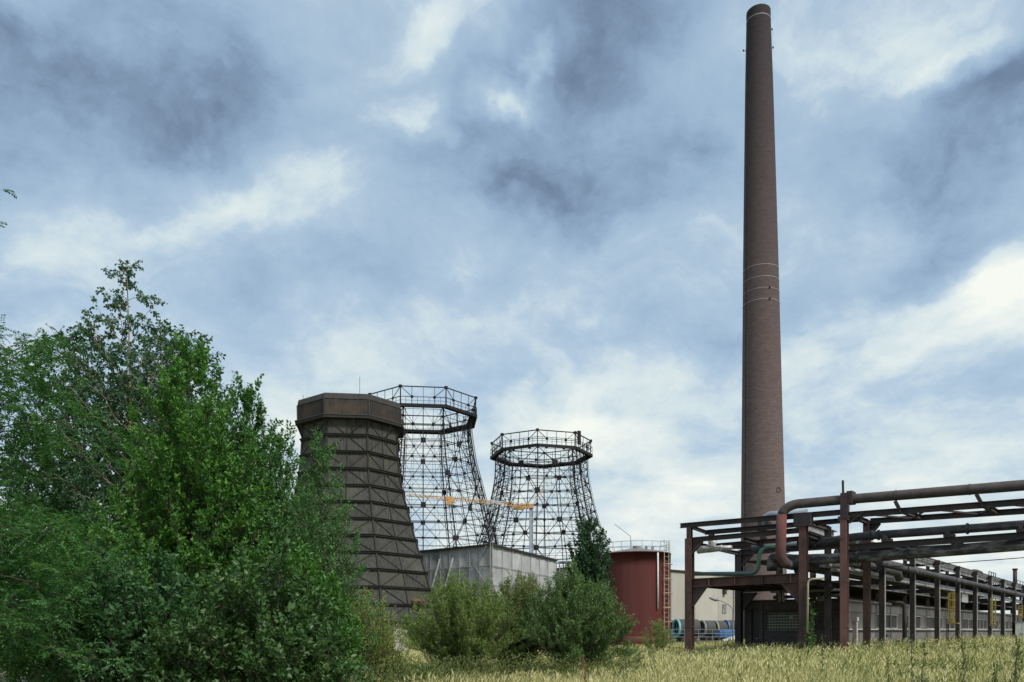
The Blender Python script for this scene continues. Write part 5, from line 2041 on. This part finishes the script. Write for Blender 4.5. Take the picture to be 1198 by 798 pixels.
def make_trees():
    # robinia at the far left: boughs reach in from a trunk left of the picture
    t = thing('robinia_tree', 'feathery leaved robinia reaching in from the left edge', 'tree', (-10.2, 13.6, 0))
    pl = Plant(21)
    rng = pl.rng
    tp = np.array([(0, 0, 0), (.1, 0, 1.5), (.05, .1, 3), (.2, 0, 4.6), (.1, .1, 6.4), (.25, 0, 8.2), (.2, .1, 9.2)], float)
    pl.tube(tp, .16, .02, 8)
    ends = [(50, 412), (24, 424), (78, 436), (36, 446), (92, 500), (118, 522), (64, 514), (100, 548), (30, 452), (12, 470), (-24, 250),
            (8, 410), (20, 512), (-10, 450), (-30, 520), (-20, 545), (70, 615), (30, 625), (108, 640), (92, 690), (50, 668), (10, 610),
            (55, 720), (20, 700), (75, 770), (30, 760), (-10, 640), (0, 790), (-5, 720), (48, 800), (100, 730), (115, 665)]
    for j, (px, py) in enumerate(ends):
        Yb = 13.6 + rng.uniform(-1.5, .6) - (1.6 if py > 590 else 0)
        e = at(px, py, Yb)
        b = np.array([e.x + 10.2, e.y - 13.6, max(.2, e.z)])
        u = np.clip((b[2] - .7) / 9.2, .08, .93)
        i = min(int(u * 6), 5)
        a = tp[i] + (tp[i + 1] - tp[i]) * (u * 6 - i)
        p = pl.curve(a, b, .12, 7, .03)
        pl.tube(p, .018, .005, 5)
        ln = np.linalg.norm(b - a)
        kk = max(4, int(ln / .20))
        for q_ in range(kk):
            v = .30 + .70 * (q_ + rng.uniform(.1, .9)) / kk
            k = min(int(v * 6), 5)
            q = p[k] + (p[k + 1] - p[k]) * (v * 6 - k)
            dd = unit(p[k + 1] - p[k]) * .7 + unit(rng.normal(size=3)) * .8 + np.array([0, 0, .05])
            pl.shoot(q, dd, .42 * rng.uniform(.6, 1.2), S_ROB, 1)
        pl.shoot(p[-1], unit(p[-1] - p[-2]), .25, S_ROB, 0)
    NLEAF['robinia'] = pl.finish(t, MT['bark'], LM['robinia'], .48, .9)

    tree('birch_tree', 'slender birch with a thin pointed top and tan trunk, tallest of the trees', 'tree', 166, 20, 10.75,
         [(0, 1.6), (.2, 2.0), (.45, 2.0), (.62, 1.75), (.74, 1.45), (.82, 1.15), (.9, .52), (.95, .22), (1, .04)], S_BIRCH, LM['birch'], MT['birch_bark'], 3,
         lean=(-.38, 0), trunk_r=.085, n=66, wr=.75, flat=.2, rise=.16)
    tree('dark_tree', 'dense blue green tree between the robinia and the birch', 'tree', 100, 22.5, 9.9,
         [(0, 1.4), (.15, 2.1), (.45, 2.3), (.7, 1.9), (.85, 1.3), (.95, .7), (1, .15)], S_DARK, LM['dark'], MT['bark'], 5,
         trunk_r=.11, n=84, wr=.55)
    tree('dark_tree', 'dense dark tree with a rounded top right behind the birch', 'tree', 200, 22.5, 9.95,
         [(0, 1.5), (.2, 2.0), (.5, 2.1), (.75, 1.7), (.9, 1.1), (1, .25)], S_DARK, LM['dark'], MT['bark'], 6,
         trunk_r=.10, n=80, wr=.55)
    tree('broadleaf_tree', 'fresh green many twigged tree right in front of the birch', 'tree', 232, 18, 7.75,
         [(0, 1.0), (.12, 1.6), (.4, 1.75), (.65, 1.4), (.82, .9), (.92, .42), (1, .05)], S_LEAFY, LM['ash'], MT['bark'], 8,
         lean=(-.15, 0), trunk_r=.07, n=84, wr=.48, rise=.35)
    tree('broadleaf_tree', 'upright leafy tree with loose shoots against the sky', 'tree', 294, 19.5, 7.45,
         [(0, 1.0), (.12, 1.6), (.4, 1.65), (.62, 1.25), (.8, .7), (.92, .28), (1, .04)], S_LEAFY, LM['poplarish'], MT['bark'], 9,
         lean=(-.1, 0), trunk_r=.06, n=70, wr=.48, rise=.45)
    tree('broadleaf_tree', 'thin sapling with sky showing through, left of the clad tower', 'tree', 336, 21, 6.6,
         [(0, .8), (.2, 1.25), (.5, 1.15), (.75, .7), (.9, .32), (1, .06)], dict(S_LEAFY, nl=12), LM['poplarish'], MT['bark'], 10,
         lean=(-.1, 0), trunk_r=.045, n=50, wr=.45, rise=.4)
    tree('willow_sapling', 'slim sapling standing in front of the clad tower', 'tree', 378, 17, 5.5,
         [(0, .8), (.2, 1.0), (.5, .82), (.75, .48), (.9, .16), (1, .04)], dict(S_LEAFY, nl=14, size=.08, pgap=.16), LM['poplarish'], MT['bark'], 11,
         lean=(-.12, 0), trunk_r=.035, n=44, wr=.32, rise=.4)
    tree('dark_tree', 'low dark tree behind the robinia at the left edge', 'tree', 40, 25, 7.2,
         [(0, 1.6), (.2, 2.2), (.5, 2.2), (.75, 1.6), (.92, .8), (1, .2)], S_DARK, LM['dark'], MT['bark'], 31,
         trunk_r=.10, n=66, wr=.55)
    # understorey
    shrub('dogwood_bush', 'large leaved grey green bush in front of the fresh green trees', 'bush', 300, 12.2, 2.62, 1.5, S_DOG, LM['dogwood'], MT['bark'], 12, n=52, wr=.55)
    shrub('dogwood_bush', 'dark leafy bush under the birch', 'bush', 165, 13.2, 2.5, 1.6, S_DOG, LM['dark'], MT['bark'], 13, n=46, wr=.55)
    shrub('elder_bush', 'deep green bush filling the gap below the robinia', 'bush', 75, 15.0, 3.2, 1.6, dict(S_DOG, size=.1), LM['ash'], MT['bark'], 14, n=40, wr=.5)
    shrub('elder_bush', 'mid green bush between the trees and the clad tower foot', 'bush', 352, 16, 2.9, 1.15, dict(S_LEAFY, second=.35), LM['ash'], MT['bark'], 15, n=36, wr=.45)
    shrub('weedy_bush', 'yellow green weedy bush below the clad tower', 'bush', 416, 21, 2.35, 1.05, dict(S_WIL, size=.075, nl=12), LM['yellowish'], MT['bark'], 16, n=30, wr=.3)
    shrub('weedy_bush', 'low yellow green growth beside the rusty frame', 'bush', 448, 22, 1.25, .95, dict(S_WIL, size=.07, nl=12, second=.3), LM['yellowish'], MT['bark'], 17, n=26, wr=.3, dome=.5)
    # willow bushes in the middle
    shrub('willow_bush', 'feathery pale green willow bush, left of the three by the wrapped building', 'bush', 538, 29, 3.05, 2.15, S_WIL, LM['willow'], MT['bark'], 18, u0=.07, n=56, wr=.2, wild=26)
    shrub('willow_bush', 'brownish green willow bush between its two greener neighbours', 'bush', 604, 31.5, 3.4, 1.9, S_WIL, LM['willow_brown'], MT['bark'], 19, u0=.07, n=50, wr=.2, wild=24)
    shrub('willow_bush', 'darker round willow bush in front of the red tank', 'bush', 672, 29.5, 3.25, 2.1, S_WIL, LM['olive'], MT['bark'], 20, u0=.07, n=64, wr=.24, wild=26)
    shrub('small_bush', 'small light green bush at the foot of the red tank', 'bush', 768, 50, 1.95, .85, dict(S_WIL, size=.1, nl=10, second=.35), LM['willow'], MT['bark'], 22, n=22, wr=.3)
    tree('poplar_tree', 'compact dark poplar between the wrapped building and the red tank', 'tree', 688, 74, 11.4,
         [(0, 1.2), (.25, 1.65), (.5, 1.8), (.7, 1.7), (.85, 1.3), (.94, .75), (1, .15)],
         dict(S_LEAFY, twig=.35, gap=.22, second=.75, pgap=.30, size=.19, nl=11, twp=0), LM['tower_poplar'], MT['bark'], 23, trunk_r=.14, n=80, wr=.65, rise=.35)
    # climber on the middle post of the bridge
    p = Vector((XM + .35, -.1, 0))
    w = O + Vector((CA * p.x - SA * p.y, SA * p.x + CA * p.y, 0))
    t = thing('climbing_plant', 'green climber growing up the middle post of the bridge', 'plant', w)
    pl = Plant(24)
    for k in range(7):
        b = np.array([pl.rng.normal() * .14 + .1, pl.rng.normal() * .12, pl.rng.uniform(1.6, 3.3)])
        p = pl.curve((pl.rng.normal() * .15, -.1, 0), b, .02, 7, .02)
        pl.tube(p, .012, .005, 3)
        for v in np.linspace(.1, 1, 16):
            i = min(int(v * 6), 5)
            q = p[i] + (p[i + 1] - p[i]) * (v * 6 - i)
            pl.shoot(q, pl.rng.normal(size=3) + np.array([0, 0, .3]), .22, dict(S_DOG, size=.1, nl=7), 0)
    pl.finish(t, MT['bark'], LM['ash'], .6, crown='foliage', trunk='stems')


make_trees()


# ------------------------------------------------------------------ meadow
def noise2(x, y, seed):
    r = np.random.default_rng(seed)
    v = np.zeros_like(x)
    for k in range(10):
        f = 0.05 * 1.5 ** k
        a = r.uniform(0, 6.28)
        v += np.sin((x * math.cos(a) + y * math.sin(a)) * f * 6.28 + r.uniform(0, 6.28)) * .8 ** k
    return v / 2.2


def make_meadow():
    rng = np.random.default_rng(99)
    n = 330000
    # density falls with distance; only where meadow shows
    Y = 7.0 * (95 / 7.0) ** rng.uniform(0, 1, n) ** .82
    lim0, lim1 = -.42, .78
    X = Y * rng.uniform(lim0, lim1, n)
    lx = (X - O.x) * CA + (Y - O.y) * SA
    ly = -(X - O.x) * SA + (Y - O.y) * CA
    # blades gather in tufts
    tx = np.round(X / .30 + .37 * np.sin(Y * 9.1)) * .30
    ty = np.round(Y / .30 + .37 * np.sin(X * 7.7)) * .30
    pull = rng.uniform(.0, .85, n) * np.clip(1.4 - Y / 40, 0, 1)
    hsh = np.sin(tx * 127.1 + ty * 311.7) * 43758.5
    hsh = hsh - np.floor(hsh)
    X = X + (tx + (hsh - .5) * .2 - X) * pull
    Y = Y + (ty + (.5 - hsh) * .2 - Y) * pull
    keep = ~((lx < -2.3) & (lx > -9.6) & (ly > 7.6))
    keep &= rng.uniform(size=n) < .35 + .65 * np.clip(hsh * 2.2, 0, 1)
    keep &= ~((np.hypot(X - 13.7, Y - 88) < 3.8))
    X, Y, hsh = X[keep], Y[keep], hsh[keep]
    n = len(X)
    g = ground_z(X, Y)
    patch = noise2(X, Y, 4)
    patch2 = noise2(X * 2.3, Y * 1.6, 5)
    h = .50 + .20 * patch + .18 * patch2 + .26 * (hsh - .5)
    px = 599 + X / Y * F
    # shorter turf towards the left of the bridge, green in front of the bushes
    shorter = np.clip(1 - np.abs(px - 830) / 90, 0, 1) * np.clip((Y - 28) / 10, 0, 1)
    h *= np.interp(px, [700, 780, 810, 850, 900, 950, 1000, 1200], [1, .62, .42, .72, .95, 1.0, 1.2, 1.1]) ** np.clip((Y - 26) / 12, 0, 1)
    front = np.clip((px - 360) / 60, 0, 1) * np.clip((775 - px) / 40, 0, 1) * np.clip((Y - 15.5) / 5, 0, 1)
    h *= 1 - .55 * front
    rank = np.clip(1 - np.abs(px - 560) / 160, 0, 1) * np.clip((40 - Y) / 10, 0, 1)
    h = np.clip(h, .14, 1.0) * rng.uniform(.35, 1.4, n)
    green = np.clip(.20 + .46 * patch2 - .26 * patch + .25 * rank + .6 * np.clip((500 - px) / 60, 0, 1) * np.clip((Y - 13) / 6, 0, 1), 0, 1)
    green = np.clip(green + .5 * (hsh - .62) + .35 * np.clip(patch2 - .5, 0, 1), 0, 1)
    isgreen = rng.uniform(size=n) < green
    tint = np.where(isgreen, rng.uniform(0, .45, n), np.clip(rng.uniform(.45, .95, n) + .12 * patch, .4, 1))
    odd = rng.uniform(size=n) < .11      # thin dark stalks of sorrel and dock among the grass
    tint = np.where(odd, rng.uniform(0, .12, n), tint)
    h = np.where(odd, h * 1.25, h)
    scale = np.clip(Y / 16, .7, 5)
    w = .0068 * scale * rng.uniform(.7, 1.3, n) * np.where(isgreen, 1.25, 1)
    az = rng.uniform(0, 6.28, n)
    wind = np.array([.35, .1])
    ln = h * rng.uniform(.08, 1.0, n) ** 1.2
    dx, dy = np.cos(az) * ln + wind[0] * h * .35, np.sin(az) * ln + wind[1] * h * .35
    faz = rng.uniform(0, 6.28, n)
    sx, sy = np.cos(faz) * w, np.sin(faz) * w
    base = np.stack([X, Y, g - .02], 1)
    mid = base + np.stack([dx * .3, dy * .3, h * .6], 1)
    tip = base + np.stack([dx, dy, h * rng.uniform(.9, 1.02, n)], 1)
    S = np.stack([sx, sy, np.zeros(n)], 1)
    V = np.stack([base - S, base + S, mid - S * .8, mid + S * .8, tip], 1).reshape(-1, 3)
    i = np.arange(n)[:, None] * 5
    T = np.concatenate([i + np.array([[0, 1, 3]]), i + np.array([[0, 3, 2]]), i + np.array([[2, 3, 4]])], 1).reshape(-1, 3)
    tt = np.repeat(tint, 5)
    gm = leaf_mat('meadow_grass', [(0, (.06, .09, .025)), (.22, (.15, .19, .05)), (.45, (.36, .36, .12)), (.62, (.54, .49, .21)), (.82, (.67, .60, .31)), (1, (.76, .69, .43))], .22, .6, .25)
    o = link('meadow_grass', fast_mesh('meadow_grass', V, T, gm, tt))
    o['kind'] = 'stuff'
    o['label'] = 'dry yellow meadow grass covering the field'
    # seed heads on stalks
    m = 24000
    Y = 8.0 * (75 / 8.0) ** rng.uniform(0, 1, m) ** .85
    X = Y * rng.uniform(-.3, .75, m)
    lx = (X - O.x) * CA + (Y - O.y) * SA
    ly = -(X - O.x) * SA + (Y - O.y) * CA
    keep = ~((lx < -2.3) & (lx > -9.6) & (ly > 7.6))
    px = 599 + X / Y * F
    keep &= rng.uniform(size=m) < np.where(px < 480, .25, 1.0)
    X, Y = X[keep], Y[keep]
    px = px[keep]
    m = len(X)
    patch = noise2(X, Y, 4)
    h = (.66 + .16 * patch) * rng.uniform(.75, 1.2, m)
    shorter = np.clip(1 - np.abs(px - 830) / 90, 0, 1) * np.clip((Y - 28) / 10, 0, 1)
    h = np.clip(h * np.interp(px, [700, 780, 810, 850, 900, 950, 1000, 1200], [1, .62, .42, .72, .95, 1.0, 1.2, 1.1]) ** np.clip((Y - 26) / 12, 0, 1), .2, 1.1)
    h = h * (1 - .6 * np.clip((px - 360) / 60, 0, 1) * np.clip((775 - px) / 40, 0, 1) * np.clip((Y - 15.5) / 5, 0, 1))
    sc = np.clip(Y / 16, .75, 3.5)
    az = rng.uniform(0, 6.28, m)
    lean = h * rng.uniform(.05, .25, m)
    top = np.stack([X + np.cos(az) * lean + .1 * h, Y + np.sin(az) * lean, ground_z(X, Y) + h], 1)
    base = np.stack([X, Y, ground_z(X, Y)], 1)
    faz = rng.uniform(0, 6.28, m)
    S = np.stack([np.cos(faz), np.sin(faz), np.zeros(m)], 1)
    ws = (.003 * sc)[:, None]
    d = unit(top - base)
    hl = (rng.uniform(.07, .16, m))[:, None]
    hw = (rng.uniform(.005, .013, m) * sc)[:, None]
    b0 = top - d * hl * .2
    V = np.stack([base - S * ws, base + S * ws, b0, b0 + d * hl * .45 + S * hw, b0 + d * hl + S * hl * .25, b0 + d * hl * .4 - S * hw], 1).reshape(-1, 3)
    i = np.arange(m)[:, None] * 6
    T = np.concatenate([i + np.array([[0, 1, 2]]), i + np.array([[2, 3, 4]]), i + np.array([[2, 4, 5]])], 1).reshape(-1, 3)
    tint = np.repeat(np.clip(rng.normal(.78, .17, m), 0, 1), 6)
    o = link('seed_heads', fast_mesh('seed_heads', V, T, gm, tint))
    o['kind'] = 'stuff'
    o['label'] = 'straw coloured seed heads standing above the meadow grass'


make_meadow()


def make_undergrowth():
    rng = np.random.default_rng(41)
    # low leafy weeds in irregular patches: (px, distance, half width m, depth m, height, amount)
    spots = [(450, 20, 1.6, 3, .75, 5200), (490, 23, 1.2, 2.5, .6, 3200), (545, 26.8, 2.6, .9, .7, 4600), (640, 27.2, 2.4, .9, .7, 4200), (700, 26, 2.2, 2.0, .5, 3600), (745, 33, 2.2, 3.0, .6, 3200),
             (790, 44, 2.6, 4, .5, 1800), (840, 36, 1.6, 2, .45, 1500), (880, 30, 1.3, 2, .4, 1300), (930, 26, 1.0, 1.5, .45, 1200), (1010, 22, 1.0, 2, .45, 1200),
             (1100, 19, 1.2, 2, .5, 1300), (620, 19, 1.2, 2, .5, 1500), (800, 20, 1.0, 1.6, .42, 1200), (1160, 24, 1.5, 3, .5, 1400), (1000, 15, 1.5, 2, .35, 1500), (900, 22, 2.0, 2.5, .4, 1500), (1080, 27, 2.5, 3, .5, 1600), (700, 15, 1.5, 2, .35, 1400), (830, 27, 2, 2, .4, 1200), (905, 18, .8, 1.2, .45, 900), (400, 17, 1.5, 3, .8, 4200)]
    Ps, Ls, Ts = [], [], []
    for px, Yc, wx, wy, hh, k in spots:
        c = ((px - 599) / F * Yc, Yc)
        q = rng.normal(size=(k, 2)) * .5
        stem = rng.integers(0, max(8, k // 40), k)
        sx = rng.normal(size=k // 40 + 8) * wx * .55
        sy = rng.normal(size=k // 40 + 8) * wy * .55
        sh = hh * rng.uniform(.5, 1.25, k // 40 + 8)
        u = rng.uniform(.1, 1, k)
        x = c[0] + sx[stem] + q[:, 0] * .16
        y = c[1] + sy[stem] + q[:, 1] * .16
        Ps.append(np.stack([x, y, ground_z(x, y) + u * sh[stem]], 1))
        Ls.append(rng.uniform(.04, .09, k) * (1 + Yc / 60))
        Ts.append(np.clip(rng.uniform(.1, .8, k // 40 + 8)[stem] + rng.normal(size=k) * .12, 0, 1))
    P, L, T = np.concatenate(Ps), np.concatenate(Ls), np.concatenate(Ts)
    D = rng.normal(size=P.shape) * .7 + np.array([0, 0, .8])
    V, Tr, tt = leaf_arrays(P, D, L, .32, rng, T, .25, .4)
    m = leaf_mat('undergrowth_leaf', st((.05, .085, .028), (.12, .155, .05), (.26, .26, .10)), .3)
    o = link('undergrowth', fast_mesh('undergrowth', V, Tr, m, tt))
    o['kind'] = 'stuff'
    o['label'] = 'green leafy weeds growing in patches through the dry meadow'


make_undergrowth()


def make_weeds():
    lm = leaf_mat('weed_leaf', st((.03, .055, .02), (.06, .10, .03), (.11, .15, .05)), .25)
    lr = leaf_mat('dock_seed', st((.09, .035, .015), (.17, .07, .03), (.24, .11, .05)), .15)
    items = [  # px of the stem, px row of the tip, distance, kind, label
        (962, 741, 14.5, 0, 'tall thin weed stalk in front of the red bridge post'),
        (1063, 742, 13.0, 0, 'branched weed stalk left of the standpipe'),
        (1080, 752, 12.0, 0, 'shorter weed stalk right of the standpipe'),
        (1127, 738, 12.5, 0, 'tall weed stalk in front of the nearest yellow ladder'),
        (1166, 776, 11.0, 0, 'low bushy weed under the middle yellow ladder'),
        (1180, 760, 10.8, 0, 'medium weed near the right edge, left of the tallest'),
        (1191, 742, 10.5, 0, 'tallest weed stalk at the right edge of the field'),
        (1040, 770, 12.2, 0, 'small weed in the middle of the field, left of the branched stalk'),
        (678, 768, 16.0, 1, 'rust red dock seed stalk in front of the dark willow bush'),
        (690, 780, 15.5, 1, 'second, lower rust red dock stalk beside the taller one'),
        (865, 790, 13.0, 0, 'lowest green weed left of the red bridge post'),
    ]
    for k, (px, py, Y, kind, label) in enumerate(items):
        x = (px - 599) / F * Y
        z0 = float(ground_z(np.array(x), np.array(Y)))
        H = EYE + (HOR - py) * Y / F - z0
        t = thing('dock_plant' if kind else 'weed_plant', label, 'weed', (x, Y, z0), group='tall weeds in the meadow')
        pl = Plant(300 + k)
        rng = pl.rng
        p = pl.curve((0, 0, 0), (rng.normal() * .05, rng.normal() * .05, H), 0, 8, .012)
        pl.tube(p, .008, .004, 5)
        nb = 16
        for j in range(nb):
            v = .2 + .8 * j / nb
            i = min(int(v * 7), 6)
            q = p[i] + (p[i + 1] - p[i]) * (v * 7 - i)
            a = rng.uniform(0, 6.28)
            d = np.array([math.cos(a) * .6, math.sin(a) * .6, .9])
            pl.shoot(q, d, rng.uniform(.06, .2) * (1.3 - v), dict(S_DOG, nl=9 if not kind else 26, size=.045 if not kind else .022, lup=.3, lspread=.6, tr=.003), 0)
        pl.finish(t, MT['bark'], lr if kind else lm, .45 if not kind else .8, crown='foliage', trunk='stem')


make_weeds()
#print('LEAVES', NLEAF, sum(NLEAF.values()))
#print('TRIS', sum(len(o.data.polygons) for o in bpy.data.objects if o.type == 'MESH'))
